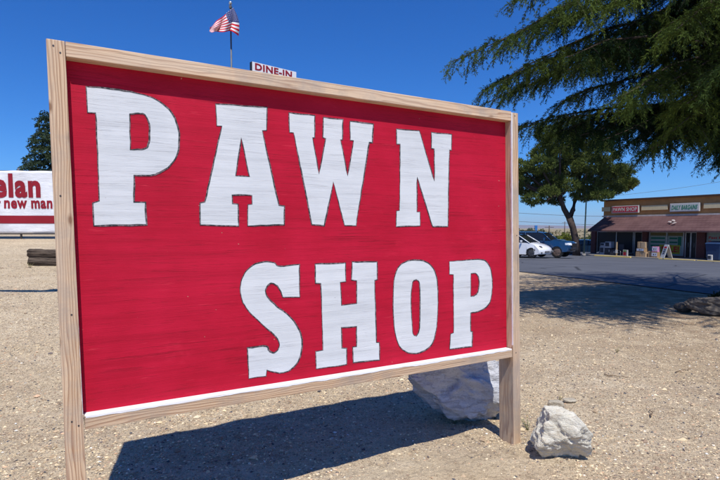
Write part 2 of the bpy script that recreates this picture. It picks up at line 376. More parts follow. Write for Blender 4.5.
# white paint that spilled from the ledge down the rail's front edge, with an uneven lower edge
V, Fc = [], []; n = 260
for i in range(n+1):
    x = .004+(2.335)*i/n; zt = -1.3869+(-.0146)*i/n
    dr = .003+.006*float(vnoise(np.array(x), np.array(0.), 9, 8))**2+.003*float(vnoise(np.array(x), np.array(0.), 40, 9))
    V += [(x, YF-.0002, z_(zt-.0015)), (x, YF-.0002, z_(zt-dr-.0015)), (x, YF+.0020, z_(zt-dr-.0015)), (x, YF+.0020, z_(zt+.0006))]
    V[-4] = (x, YF+.0002, z_(zt+.0004))
for i in range(n):
    a = i*4; b = a+4
    Fc += [(a, b, b+1, a+1), (a+1, b+1, b+2, a+2), (a+3, b+3, b, a), (a+2, b+2, b+3, a+3)]
mesh_np('paint_drip', V, Fc, W_paint, sign)
def panel_mat(name, ca, cb, crack, seed, stain=None, amt=.62):
    t = NT(name, .65, .16); c = t.coord(loc=(seed, 0, seed*.3))
    col = t.mix(t.ramp(t.noise(c, 2.2, 5, .6), [(.35, 0), (.65, 1)]), ca, cb)
    g1 = t.noise(t.coord((2.2, 1, 95), loc=(seed, 0, 0)), 1, 6, .68, .3)        # raised plywood grain, runs along the sheet
    g2 = t.noise(t.coord((7, 1, 300), loc=(0, 0, seed)), 1, 3, .7)
    patch = t.ramp(t.noise(t.coord((1.7, 1, 5), loc=(seed*2+3, 0, 1)), 1.6, 6, .75), [(.42, 0), (.70, 1)])
    brush = t.noise(t.coord((1.1, 1, 26), loc=(seed, 0, 4)), 1, 4, .6)
    col = t.mix(t.ramp(brush, [(.35, .35), (.55, 0)]), col, tuple(x*.72 for x in ca))
    blotch = t.noise(t.coord((1, 1, 1.8), loc=(2, 0, seed)), 3.5, 5, .7); col = t.mix(t.ramp(blotch, [(.60, 0), (.75, .4)]), col, tuple(min(1, x*1.25+.012) for x in cb))
    cr = t.math('MULTIPLY', t.ramp(g1, [(.54, 0), (.585, 1)]), patch)
    col = t.mix(t.math('MULTIPLY', cr, amt), col, crack)
    col = t.mix(t.math('MULTIPLY', t.ramp(g2, [(.58, 0), (.68, 1)]), .30), col, crack)
    lt = t.ramp(t.noise(t.coord((5, 1, 60), loc=(0, 0, 5+seed)), 1, 4, .6), [(.64, 0), (.72, .5)])
    if stain: col = t.mix(lt, col, stain)
    chips = t.ramp(t.noise(t.coord((30, 1, 60)), 1, 2, .5), [(.76, 0), (.79, 1)])
    col = t.mix(chips, col, (.50, .36, .24) if stain else crack)
    t.color(col)
    h = t.math('SUBTRACT', t.math('ADD', t.math('MULTIPLY', g1, 1.0), t.math('MULTIPLY', g2, .5)), cr)
    t.bump(h, .6, .0018)
    return t.m
RED = panel_mat('red_painted_plywood', (.43, .0055, .026), (.53, .0095, .040), (.13, .003, .009), 0, (.66, .04, .07), .5)
WHT = panel_mat('white_lettering_paint', (.61, .635, .655), (.69, .71, .725), (.30, .28, .29), 0, None, .2)
OUT = NT('charcoal_outline_paint', .7, .2)
OUT.color(OUT.mix(OUT.ramp(OUT.noise(OUT.coord((60, 1, 60)), 1, 4, .7), [(.45, 0), (.62, 1)]), (.035, .04, .045), (.22, .18, .19))); OUT = OUT.m
# plywood sheet: a grid so the face can undulate a touch
mb = MB(); mb.hull8([(-.018, 0, z_(-1.392)), (2.3485, 0, z_(-1.4005)), (2.3485, .0125, z_(-1.4005)), (-.018, .0125, z_(-1.392)), (-.030, 0, z_(.0135)), (2.3485, 0, z_(-.001)), (2.3485, .0125, z_(-.001)), (-.030, .0125, z_(.0135))])
mb.build('panel', RED, sign)
LET = {
'P': [[(0.0549,-0.0799),(0.1291,-0.077),(0.2159,-0.0808),(0.2864,-0.09),(0.3452,-0.1166),(0.3846,-0.1588),(0.4046,-0.2209),(0.4055,-0.2779),(0.3927,-0.3331),(0.3638,-0.3775),(0.3221,-0.408),(0.2844,-0.4224),(0.2205,-0.4253),(0.2167,-0.5346),(0.2609,-0.5337),(0.2615,-0.6304),(0.063,-0.634),(0.0617,-0.5404),(0.086,-0.5318),(0.0855,-0.1828),(0.0559,-0.1819)],[(0.2102,-0.1726),(0.2539,-0.1653),(0.2744,-0.1742),(0.2852,-0.2036),(0.2862,-0.2521),(0.2795,-0.2944),(0.2618,-0.3137),(0.2089,-0.3187)]],
'A': [[(0.5677,-0.0901),(0.8095,-0.0799),(0.8033,-0.1888),(0.7821,-0.1907),(0.8557,-0.5376),(0.8828,-0.5403),(0.8804,-0.6315),(0.6991,-0.6358),(0.7019,-0.5371),(0.7227,-0.5352),(0.7222,-0.4935),(0.6312,-0.4959),(0.6301,-0.5338),(0.658,-0.5348),(0.6566,-0.6357),(0.4823,-0.6323),(0.4854,-0.5321),(0.5059,-0.5288),(0.5916,-0.1881),(0.5692,-0.1872)],[(0.6807,-0.2298),(0.7135,-0.4077),(0.6477,-0.406)]],
'W': [[(0.9163,-0.0935),(1.0553,-0.092),(1.0509,-0.2014),(1.0401,-0.2023),(1.0705,-0.3771),(1.1114,-0.1998),(1.0948,-0.1962),(1.0989,-0.0974),(1.2116,-0.0961),(1.2056,-0.2007),(1.196,-0.2014),(1.2327,-0.3797),(1.2697,-0.199),(1.2501,-0.1971),(1.2502,-0.1008),(1.392,-0.1027),(1.384,-0.2005),(1.3656,-0.2002),(1.2766,-0.6357),(1.2079,-0.6355),(1.1496,-0.4152),(1.0941,-0.6352),(1.0246,-0.6317),(0.9381,-0.1866),(0.9174,-0.1868)]],
'N': [[(1.5371,-0.1158),(1.6903,-0.1113),(1.7911,-0.3845),(1.7911,-0.2049),(1.7723,-0.2025),(1.7712,-0.1135),(1.9202,-0.1121),(1.9167,-0.2018),(1.902,-0.2028),(1.8869,-0.6429),(1.7735,-0.6425),(1.6705,-0.3691),(1.6677,-0.5589),(1.6883,-0.5606),(1.6872,-0.6385),(1.5261,-0.6417),(1.5297,-0.5568),(1.5493,-0.5548),(1.5596,-0.1961),(1.5357,-0.1961)]],
'S': [[(0.8532,-0.8293),(0.9541,-0.8227),(0.9517,-0.9856),(0.8621,-0.9807),(0.8517,-0.9483),(0.8349,-0.9231),(0.8116,-0.9097),(0.7895,-0.9174),(0.778,-0.9435),(0.7895,-0.9771),(0.8324,-1.0208),(0.8873,-1.0664),(0.9303,-1.118),(0.957,-1.1796),(0.9571,-1.245),(0.9373,-1.3017),(0.9018,-1.3341),(0.8591,-1.348),(0.8161,-1.3403),(0.774,-1.3236),(0.7701,-1.3517),(0.6844,-1.3494),(0.6794,-1.2039),(0.7725,-1.206),(0.7874,-1.2304),(0.8107,-1.2439),(0.8317,-1.2313),(0.8388,-1.2017),(0.8222,-1.1665),(0.7672,-1.1126),(0.7004,-1.0441),(0.6661,-0.9901),(0.6544,-0.9354),(0.6647,-0.8809),(0.6958,-0.8344),(0.7448,-0.8086),(0.7988,-0.8047),(0.8298,-0.8148)]],
'H': [[(1.0365,-0.8244),(1.2114,-0.8263),(1.2094,-0.923),(1.1785,-0.9245),(1.1832,-1.0424),(1.2718,-1.0412),(1.2724,-0.9216),(1.2427,-0.9168),(1.2483,-0.8229),(1.4025,-0.8269),(1.4007,-0.9237),(1.385,-0.9279),(1.3906,-1.259),(1.4083,-1.2627),(1.4085,-1.3577),(1.2431,-1.3507),(1.2429,-1.2667),(1.2654,-1.2661),(1.2675,-1.1624),(1.1807,-1.1602),(1.1803,-1.2641),(1.2076,-1.2706),(1.2058,-1.3555),(1.031,-1.3538),(1.0314,-1.2652),(1.0714,-1.2621),(1.0669,-0.9261),(1.0377,-0.9212)]],
'O': [[(1.6457,-0.8272),(1.7234,-0.8387),(1.7781,-0.8817),(1.8041,-0.9545),(1.8093,-1.0772),(1.7984,-1.2171),(1.7703,-1.3007),(1.7163,-1.3411),(1.6335,-1.3521),(1.5619,-1.3239),(1.5214,-1.2653),(1.5024,-1.1738),(1.4983,-1.0535),(1.5064,-0.938),(1.5321,-0.8675),(1.5823,-0.8353)],[(1.6548,-0.9357),(1.6761,-0.9544),(1.6817,-1.0146),(1.6799,-1.138),(1.6721,-1.2257),(1.6522,-1.2554),(1.6288,-1.2388),(1.6216,-1.1503),(1.6193,-1.0278),(1.6311,-0.9519)]],
'P2': [[(1.8924,-0.8431),(2.1135,-0.8399),(2.1713,-0.8495),(2.2093,-0.8872),(2.2269,-0.9454),(2.2289,-1.0225),(2.2155,-1.0928),(2.1792,-1.1341),(2.1183,-1.1539),(2.0537,-1.1597),(2.0526,-1.2689),(2.0674,-1.2723),(2.0641,-1.3628),(1.8887,-1.3585),(1.8967,-1.2673),(1.9203,-1.2625),(1.9218,-0.9227),(1.8938,-0.9195)],[(2.056,-0.9219),(2.0904,-0.9216),(2.1151,-0.9417),(2.1222,-0.9874),(2.1118,-1.0359),(2.0867,-1.0569),(2.0546,-1.0603)]],
}
def dense(loop):                          # rounds the gentle turns, keeps the sharp corners
    P = [Vector(p) for p in loop]; n = len(P); soft = []
    for i in range(n):
        a = P[i]-P[i-1]; b = P[(i+1) % n]-P[i]
        soft.append(abs(a.angle_signed(b)) < R(60) and max(a.length, b.length) < .135)
    out = []
    for i in range(n):
        p0, p1, p2, p3 = P[i-1], P[i], P[(i+1) % n], P[(i+2) % n]
        out.append(p1)
        if soft[i] or soft[(i+1) % n]:
            t1 = (p2-p0)*.5 if soft[i] else (p2-p1); t2 = (p3-p1)*.5 if soft[(i+1) % n] else (p2-p1)
            for k in (.25, .5, .75):
                h = k*k*k; q = k*k
                out.append(p1*(2*h-3*q+1)+t1*(h-2*q+k)+p2*(-2*h+3*q)+t2*(h-q))
    # wobble of a hand-cut edge
    res = []
    for i, p in enumerate(out):
        q = out[(i+1) % len(out)]; m = max(1, int((q-p).length/.03))
        for k in range(m):
            s = p.lerp(q, k/m); res.append(s+Vector((random.uniform(-1, 1), random.uniform(-1, 1)))*.0012)
    return res
words = {'P': 'P of PAWN', 'A': 'A', 'W': 'W', 'N': 'N', 'S': 'S', 'H': 'H', 'O': 'O', 'P2': 'P of SHOP'}
NL = plain('nail_steel', (.09, .08, .08), .5, .4, .6)
for x_, z__ in ((-.052, .045), (-.030, .022), (-.045, -1.40), (-.022, -1.42), (2.372, .028), (2.385, -.70), (2.375, -1.43), (-.05, -.52), (-.03, -.98)):
    MB().tube([(x_, YF+.001, HB+z__), (x_, YF-.0012, HB+z__)], .0036, 8).build('nail', NL, sign)
for key, loops in LET.items():
    cu = bpy.data.curves.new('tmp', 'CURVE'); cu.dimensions = '2D'; cu.fill_mode = 'BOTH'; cu.extrude = .0004
    DL = [dense(lp) for lp in loops]
    for lp in DL:
        sp = cu.splines.new('POLY'); sp.points.add(len(lp)-1); sp.use_cyclic_u = True
        for q, p in zip(sp.points, lp): q.co = (p.x, p.y, 0, 1)
    to = bpy.data.objects.new('tmp', cu); COL.objects.link(to); bpy.context.view_layer.update()
    me = bpy.data.meshes.new_from_object(to.evaluated_get(bpy.context.evaluated_depsgraph_get()))
    bpy.data.objects.remove(to); bpy.data.curves.remove(cu)
    me.transform(Matrix(((1, 0, 0, 0), (0, 0, -1, -.0009), (0, 1, 0, HB), (0, 0, 0, 1))))
    me.name = 'letter'; me.materials.clear()
    lo = link('letter', me, WHT, sign); tag(lo, 'white slab serif letter '+words[key])
    V, Fc = [], []
    for lp in DL:
        n = len(lp); b0 = len(V); ph = random.random()*9
        for i, p in enumerate(lp):
            a = (p-lp[i-1]); b = (lp[(i+1) % n]-p); nr = (a.normalized()+b.normalized())
            nr = Vector((nr.y, -nr.x)).normalized() if nr.length > .2 else Vector((b.y, -b.x)).normalized()
            wd = .0014+.0027*float(vnoise(np.array(i*.5+ph), np.array(0.), .35, 3))
            if nr.x*(1 if True else -1) < 0: wd *= 1.25
            for sgn in (-1, 1):
                q = p+nr*wd*sgn*(1.15 if sgn*1 > 0 else .75); V.append((q.x, -.00165, HB+q.y))
        for i in range(n):
            a = b0+2*i; b = b0+2*((i+1) % n)
            if float(vnoise(np.array(i*.31+ph), np.array(5.), 1, 4)) > .10: Fc.append((a, b, b+1, a+1))
    V2 = V+[(x, y+.0005, z) for x, y, z in V]; k = len(V)
    F2 = Fc+[(a+k, b+k, c+k, d+k) for d, c, b, a in Fc]
    F2 += [(a, a+k, b+k, b) for a, b, c, d in Fc]+[(d, c, c+k, d+k) for a, b, c, d in Fc]
    mesh_np('outline', V2, F2, OUT, lo)

# ------------------------------------------------------------------ rocks
def rock_mat(name, a, b, c):
    t = NT(name, .85, .25); co = t.coord()
    col = t.mix(t.ramp(t.noise(co, 5, 6, .65), [(.38, 0), (.62, 1)]), a, b)
    vein = t.noise(t.coord((3, 3, 14)), 2.2, 7, .75, .8)
    col = t.mix(t.ramp(vein, [(.52, 0), (.60, .7), (.66, .1)]), col, c)
    col = t.mix(t.ramp(t.noise(co, 70, 3, .7), [(.55, 0), (.7, .4)]), col, tuple(x*.6 for x in c))
    t.color(col); t.bump(t.math('ADD', t.math('MULTIPLY', vein, 1.4), t.noise(co, 28, 6, .75)), .9, .02); return t.m
def rock(name, loc, size, cuts, mat, seed, rough=.05, sub=5, rz=0, sink=.1):
    """a faceted stone: a ball cut by planes, then roughened"""
    r = random.Random(seed); bm = bmesh.new(); bmesh.ops.create_icosphere(bm, subdivisions=sub, radius=1)
    for v in bm.verts:
        p = v.co.copy()
        for nx_, ny_, nz_, d in cuts:
            n = Vector((nx_, ny_, nz_)).normalized(); k = p.dot(n)
            if k > d: p -= n*(k-d)*.96
        q = p.normalized()
        nz = (float(vnoise(np.array(q.x*1.7+q.z*.6), np.array(q.y*1.7+q.z*1.3), 1.6, seed))-.5)*rough*1.6
        nz += (float(vnoise(np.array(p.x*3+p.z*2.1), np.array(p.y*3-p.z*2.7), 2.1, seed+1))-.5)*rough
        nz += (float(vnoise(np.array(p.x*9+p.z*5), np.array(p.y*9-p.z*7), 2.3, seed+2))-.5)*rough*.45
        rd = float(vnoise(np.array(p.x*4+p.y*2+p.z*3), np.array(p.z*9-p.x*3), 1.3, seed+3)); nz -= max(0, .16-abs(rd-.5))*rough*.9
        v.co = p+q*nz
    for v in bm.verts: v.co = Vector((v.co.x*size[0], v.co.y*size[1], v.co.z*size[2]))
    me = bpy.data.meshes.new(name); bm.to_mesh(me); bm.free()
    for p in me.polygons: p.use_smooth = True
    zmin = min(v.co.z for v in me.vertices)
    for v in me.vertices: v.co.z -= zmin+sink*size[2]
    o = link(name, me, mat); o.location = loc; o.rotation_euler = (0, 0, rz); return o
RW = rock_mat('white_quartz_rock', (.76, .72, .60), (.84, .81, .70), (.56, .48, .36))
RB = rock_mat('pale_marble_rock', (.62, .63, .66), (.76, .76, .77), (.34, .33, .34))
RG = rock_mat('brown_grey_rock', (.13, .11, .09), (.20, .17, .14), (.07, .06, .05))
def on_ground(px, py):
    p = ground_at(px, py); return Vector((p.x, p.y, gh(p.x, p.y)))
p = on_ground(459, 421)
tag(rock('boulder', p, (.40, .20, .30), [(-.35, -1, .15, .42), (.25, -1, .5, .55), (-.2, .1, 1, .62), (.35, 0, 1, .62), (-1, -.1, -.55, .55), (1, -.1, .15, .80), (-.8, 0, .8, .86), (-.6, -.3, -.8, .62)], RB, 21, .19, rz=R(14), sink=.08, sub=6),
    'big pale angular boulder lying in shade behind the sign by its right post', 'boulder')
p = on_ground(568, 468)
tag(rock('rock', p+Vector((0, .09, 0)), (.180, .15, .165), [(-.2, -1, .35, .62), (.55, -1, -.15, .70), (.1, .0, 1, .70), (.9, .1, .75, .70), (-1, -.2, .35, .72), (.2, -.9, -.7, .55), (1, 0, 0, .85)], RW, 5, .125, rz=R(-14), sink=.1, sub=6),
    'chunky white chalky rock right of the sign post in full sun', 'rock')
p = on_ground(556, 408)
tag(rock('stone', p, (.062, .05, .04), [(0, 0, 1, .55), (-.5, -1, 0, .6), (1, 0, 0, .75)], rock_mat('tan_stone', (.52, .45, .34), (.60, .53, .41), (.38, .32, .24)), 8, .1, sub=4), 'small tan block of stone behind the white rock', 'stone')
p = on_ground(571, 402)
tag(rock('stone', p+Vector((.0, .03, 0)), (.055, .04, .016), [(0, 0, 1, .6)], bpy.data.materials['tan_stone'], 9, .1, sub=4), 'thin flat pale slab beside the small tan stone', 'stone')
p = on_ground(722, 317)
tag(rock('rock', p+Vector((.05, .15, 0)), (.5, .24, .17), [(0, 0, 1, .65), (-.6, -1, 0, .7)], RG, 12, .12, rz=R(-8)), 'long low brown rock in the cedar shade at the right edge', 'rock')
p = on_ground(688, 313)
tag(rock('rock', p+Vector((.0, .1, 0)), (.16, .13, .09), [(0, 0, 1, .7)], RG, 14, .12, sub=4), 'smaller brown rock at the left end of the long rock in the cedar shade', 'rock')
# weeds
def weed(loc, h, n, label, seed, mat, dense_=9):
    r = random.Random(seed); V = []; Fc = []
    mbs = MB()
    for i in range(n):
        a = r.uniform(0, 6.28); ln = h*r.uniform(.55, 1.1); out = r.uniform(.15, .75)*ln
        tip = Vector((math.cos(a)*out, math.sin(a)*out, ln)); b = Vector((0, 0, -.01)); mid = (b+tip)/2+Vector((0, 0, ln*.08))
        mbs.tube([b, mid, tip], [.0016, .0013, .0006], 4)
        for k in range(dense_):
            t = .25+.75*k/dense_; p = b.lerp(tip, t)+Vector((0, 0, ln*.16*t*(1-t)*2)); aa = r.uniform(0, 6.28)
            d = Vector((math.cos(aa), math.sin(aa), .5))*ln*.14*(1.2-t*.6); s = d.cross(Vector((0, 0, 1))).normalized()*ln*.028
            f = len(V); V += [p, p+d*.5+s, p+d, p+d*.5-s]; Fc.append((f, f+1, f+2, f+3))
    root = empty('weed', loc, 0, label, 'weed')
    mesh_np('leaves', [tuple(v) for v in V], Fc, mat, root)
    mbs.build('stem', mat, root)
    return root
WG = plain('weed_green', (.13, .17, .06), .7, var=.3, scale=20); WD = plain('dry_weed', (.30, .26, .13), .8, var=.3, scale=20)
weed(on_ground(472, 420), .15, 6, 'small green weed growing in front of the big boulder', 1, WG)
weed(on_ground(455, 423), .06, 9, 'low dull tuft of weed at the foot of the boulder', 2, WD)
weed(on_ground(528, 431), .10, 7, 'sparse weed just right of the sign post foot', 3, WG, 6)
weed(on_ground(495, 418), .08, 6, 'little weed in shadow at the left of the sign post foot', 5, WG, 6)

weed(on_ground(30, 268), .12, 8, 'small grey green weed at the foot of the stacked railway ties', 11, WD, 7)
weed(on_ground(617, 352), .07, 8, 'small dry weed on open sand right of the sign below the tree shade', 12, WD, 6)
weed(on_ground(560, 398), .05, 7, 'tiny dry weed beside the small tan stone', 13, WD, 6)
# fallen twigs
def twig(px, py, L_, rz, label, seed):
    p = on_ground(px, py); r = random.Random(seed); pts = [Vector((i*L_/6, r.uniform(-.012, .012), .008+r.uniform(0, .008))) for i in range(7)]
    o = MB().tube(pts, [.005, .005, .0045, .004, .0035, .003, .0015], 5).build('twig', plain('dry_twig', (.20, .14, .09), .9)); o.location = p; o.rotation_euler = (0, 0, rz); return tag(o, label, 'twig')
twig(675, 372, .30, .5, 'thin dry twig lying on the sand below the brown rocks', 1)
twig(604, 378, .22, -.4, 'short dry twig on the sand above the white rock', 2)
twig(650, 418, .18, 1.0, 'short crooked twig on the sand right of the white rock', 3)

# ------------------------------------------------------------------ trees
def bark_mat(name, a, b):
    t = NT(name, .9, .1); c = t.coord((1, 1, .25))
    n = t.noise(c, 14, 5, .7); t.color(t.mix(t.ramp(n, [(.35, 0), (.65, 1)]), a, b)); t.bump(n, .9, .03); return t.m
def leaf_mat(name, trans=.25):
    t = NT(name, .75, .08); a = t.n('ShaderNodeAttribute', attribute_name='tint'); t.color(a.outputs['Color'])
    tr = t.n('ShaderNodeBsdfTranslucent'); t.set(tr.inputs[0], a.outputs['Color'])
    mx = t.n('ShaderNodeMixShader'); mx.inputs[0].default_value = trans
    t.t.links.new(t.b.outputs[0], mx.inputs[1]); t.t.links.new(tr.outputs[0], mx.inputs[2])
    t.t.links.new(mx.outputs[0], t.t.nodes['Material Output'].inputs['Surface']); return t.m
def quads(P, Dr, L, Wd, r, name, mat, parent, col):
    """one leaf-sized blade per point: P start, Dr direction"""
    n = len(P); rd = r.normal(size=(n, 3)); s = np.cross(Dr, rd); s /= np.linalg.norm(s, axis=1, keepdims=True)+1e-9
    L = L[:, None]; Wd = Wd[:, None]
    V = np.stack([P, P+Dr*L*.5+s*Wd, P+Dr*L, P+Dr*L*.45-s*Wd], 1).reshape(-1, 3)
    Fc = np.arange(4*n).reshape(n, 4)
    return mesh_np(name, V, Fc, mat, parent, col=np.repeat(col, 4, 0))
def norm(v): return v/(np.linalg.norm(v, axis=-1, keepdims=True)+1e-9)
def conifer(name, base, limbs, trunk, mat, bark, seed, label, cat, step=.10, node=.05, blade=(.07, .009), blen=1.0, droop=.6, per=3, group=None, cols=None, perlimb=None):
    """limbs: list of (start, tip, sag) in world space; trunk: list of (point, radius)"""
    r = np.random.default_rng(seed); root = empty(name, base, 0, label, cat, group); b0 = np.array(base)
    mb = MB(); mb.tube([Vector(p)-Vector(base) for p, _ in trunk], [q for _, q in trunk], 14); mb.build('trunk', bark, root)
    lm = MB(); PP, DD, CC, LL = [], [], [], []
    for li, (s, e, sag) in enumerate(limbs):
        s = np.array(s, float); e = np.array(e, float); Lm = np.linalg.norm(e-s); n = max(6, int(Lm/step)); tt = np.linspace(0, 1, n)
        C = s+(e-s)*tt[:, None]; C[:, 2] += sag*np.sin(tt*math.pi*.9)-.25*tt**6; C += (r.normal(size=(n, 3)).cumsum(0)*.012)
        T = norm(np.gradient(C, axis=0))
        kk = list(range(0, n, max(1, n//9)))+[n-1]
        lm.tube([Vector(C[k]-b0) for k in kk], [max(.004, .006+.0095*Lm*(1-tt[k])**1.3) for k in kk], 6)
        dens = perlimb[li] if perlimb else 1
        st = 1 if dens >= 1 else int(round(1/dens))
        for i in range(max(1, n//10), n, st):
            t = tt[i]
            for sd_ in (-1, 1):
                if r.random() < .12: continue
                bl = blen*(.42+.70*(1-t)**.7)*r.uniform(.5, 1.15)*min(1, .35+t*3)
                if t > .95: bl *= .75
                side = norm(np.cross(T[i], [0, 0, 1]))*sd_
                d0 = norm(T[i]*r.uniform(.35, .9)+side*r.uniform(.5, 1.1)+np.array([0, 0, r.uniform(-.15, .25)]))
                m = max(3, int(bl/node)); u = np.linspace(0, 1, m)[:, None]
                B = C[i]+d0*bl*u; B[:, 2] -= droop*bl*u[:, 0]**1.7*r.uniform(.6, 1.4)
                Bd = norm(np.gradient(B, axis=0))
                if bl > .35: lm.tube([Vector(B[0]-b0), Vector(B[m//2]-b0), Vector(B[-1]-b0)], [.007, .005, .002], 3, cap=False)
                # hanging side sprays
                segs = [(B, Bd), (C[i][None]+r.normal(size=(3, 3))*.03, np.repeat(T[i][None], 3, 0))]
                for q in range(int(bl/.10)):
                    j = r.integers(max(1, m//5), m); hl = r.uniform(.12, .34)*blen*(1.1-.5*u[j, 0]); mm = max(2, int(hl/node))
                    hd = norm(Bd[j]*.55+r.normal(size=3)*.35+np.array([0, 0, -.62*droop/.6])); v = np.linspace(0, 1, mm)[:, None]
                    H = B[j]+hd*hl*v; H[:, 2] -= .25*hl*v[:, 0]**2; segs.append((H, np.repeat(hd[None], mm, 0)))
                shade = r.uniform(.75, 1.25); tone = min(1, max(0, 2.2*float(vnoise(np.array(C[i][0]*1.3+C[i][2]), np.array(C[i][1]*1.3-C[i][2]*1.7), 1, 60))-.75))*r.uniform(.6, 1)+.25*r.random()**3
                for Q, Qd in segs:
                    k = len(Q)*per; ii = np.repeat(np.arange(len(Q)), per)
                    PP.append(Q[ii]+r.normal(size=(k, 3))*.008); DD.append(norm(Qd[ii]*.75+r.normal(size=(k, 3))*.34)); LL.append(r.uniform(.6, 1.25, k))
                    c = np.array(cols[0])*(1-tone)+np.array(cols[1])*tone; CC.append(c*shade*r.uniform(.75, 1.3, (k, 1)))
    P = np.concatenate(PP)-b0; Dd = np.concatenate(DD); L = np.concatenate(LL); Cc = np.concatenate(CC)
    lm.build('branches', bark, root)
    quads(P, Dd, L*blade[0], L*blade[1], r, 'foliage', mat, root, Cc)
    print(name, 'blades', len(P))
    return root
CED = leaf_mat('cedar_needles', .22); BK = bark_mat('grey_brown_bark', (.05, .04, .032), (.11, .085, .07))
r0 = random.Random(4)
TX, TY = 9.3, 10.4; tb = Vector((TX, TY, gz(TX, TY)-.1))
trunk = [((TX, TY, tb.z), .46), ((TX, TY, 1.0), .34), ((TX+.05, TY, 4), .28), ((TX-.05, TY+.05, 8), .2), ((TX, TY, 11.5), .11), ((TX, TY, 14), .03)]
limbs, dens = [], []
def limb_to(px, py, Y, sag, hz=None, dn=1):
    tip = at(px, py, Y); h = hz if hz else tip.z+1.2
    limbs.append(((TX, TY, max(1.6, h)), tuple(tip), sag)); dens.append(dn)
# limbs whose ends reach into view on the street side
for a in [(456, 58, 8.4, .55, 5.9), (483, 86, 8.7, .50, 4.9), (522, 2, 7.6, .7, 6.6), (536, 30, 7.2, .6, 6.2), (505, 62, 8.0, .55, 5.4),
          (524, 118, 9.6, .3, 3.6), (545, 128, 9.2, .3, 3.4), (575, 132, 8.8, .3, 3.3), (604, 134, 8.2, .3, 3.3), (632, 136, 7.8, .3, 3.2),
          (655, 134, 7.4, .3, 3.2), (682, 122, 7.0, .35, 3.6), (706, 138, 7.6, .3, 3.2), (735, 152, 7.4, .3, 3.0), (600, 90, 7.2, .45, 4.4), (640, 84, 6.8, .4, 4.5),
          (560, 60, 7.8, .5, 5.2), (560, 100, 8.6, .4, 4.0), (575, 12, 6.9, .6, 6.4), (625, -10, 6.4, .6, 6.6), (665, 22, 6.2, .5, 5.6), (700, 70, 6.2, .4, 4.6), (735, 10, 6.2, .5, 5.6), (690, -30, 6.0, .6, 6.6),
          (560, -24, 7.4, .7, 7.2), (670, 100, 7.0, .4, 4.0), (548, -50, 8.4, .6, 8.0), (610, -60, 7.4, .6, 8.2), (620, 112, 9.2, .3, 3.7), (650, 52, 8.6, .4, 5.0), (516, 84, 9.4, .4, 4.5), (590, 40, 8.2, .5, 5.5)]:
    limb_to(*a)
for q in [(4.5, 4.2, 5.3), (5.6, 3.4, 5.7), (3.8, 5.0, 5.0), (6.8, 3.0, 6.0), (8.4, 2.8, 6.2), (5.0, 4.8, 5.1), (10.0, 3.0, 6.0)]:
    limbs.append(((TX, TY, q[2]+.6), q, .5)); dens.append(.6)
# the rest of the crown, all round
for i in range(54):
    h = 3.1+10.0*(i/54)**.95; a = i*2.39996+.3; rad = (7.2*(1-((h-2.6)/11.6)**1.5)+.6)*r0.uniform(.8, 1.05)
    tip = (TX+math.cos(a)*rad, TY+math.sin(a)*rad, h-rad*.10+r0.uniform(-.2, .3))
    if tip[2] < 3.7: tip = (tip[0], tip[1], 3.7)
    limbs.append(((TX, TY, h), tip, .5)); dens.append(.5)
conifer('cedar_tree', tuple(tb), limbs, trunk, CED, BK, 3, 'big dark cedar with drooping feathery boughs hanging into the top right', 'tree', step=.10, node=.027, blade=(.050, .0048), blen=.88, droop=.52, per=7, perlimb=dens,
        cols=((.010, .029, .011), (.085, .122, .022)))  # shaded and sunlit greens put into the needle colour, mixed in clumps
# far layered conifer at the left
bx = at(57, 232, 34); bx.z = gz(bx.x, bx.y); lim = []
for i in range(58):
    h = 1.2+6.3*(i/58); a = i*2.39996; rad = (2.75*(1-(h-1.2)/7.2)+.2)*r0.uniform(.8, 1.12)
    lim.append(((bx.x, bx.y, bx.z+h), (bx.x+math.cos(a)*rad, bx.y+math.sin(a)*rad, bx.z+h+.05*rad), .1))
conifer('cedar_tree', tuple(bx), lim, [(tuple(bx), .2), ((bx.x, bx.y, bx.z+7.0), .03)], CED, BK, 9, 'distant layered cedar standing behind the white banner', 'tree', step=.14, node=.09, blade=(.15, .03), blen=.75, droop=.2, per=3,
        cols=((.035, .065, .045), (.07, .10, .045)))

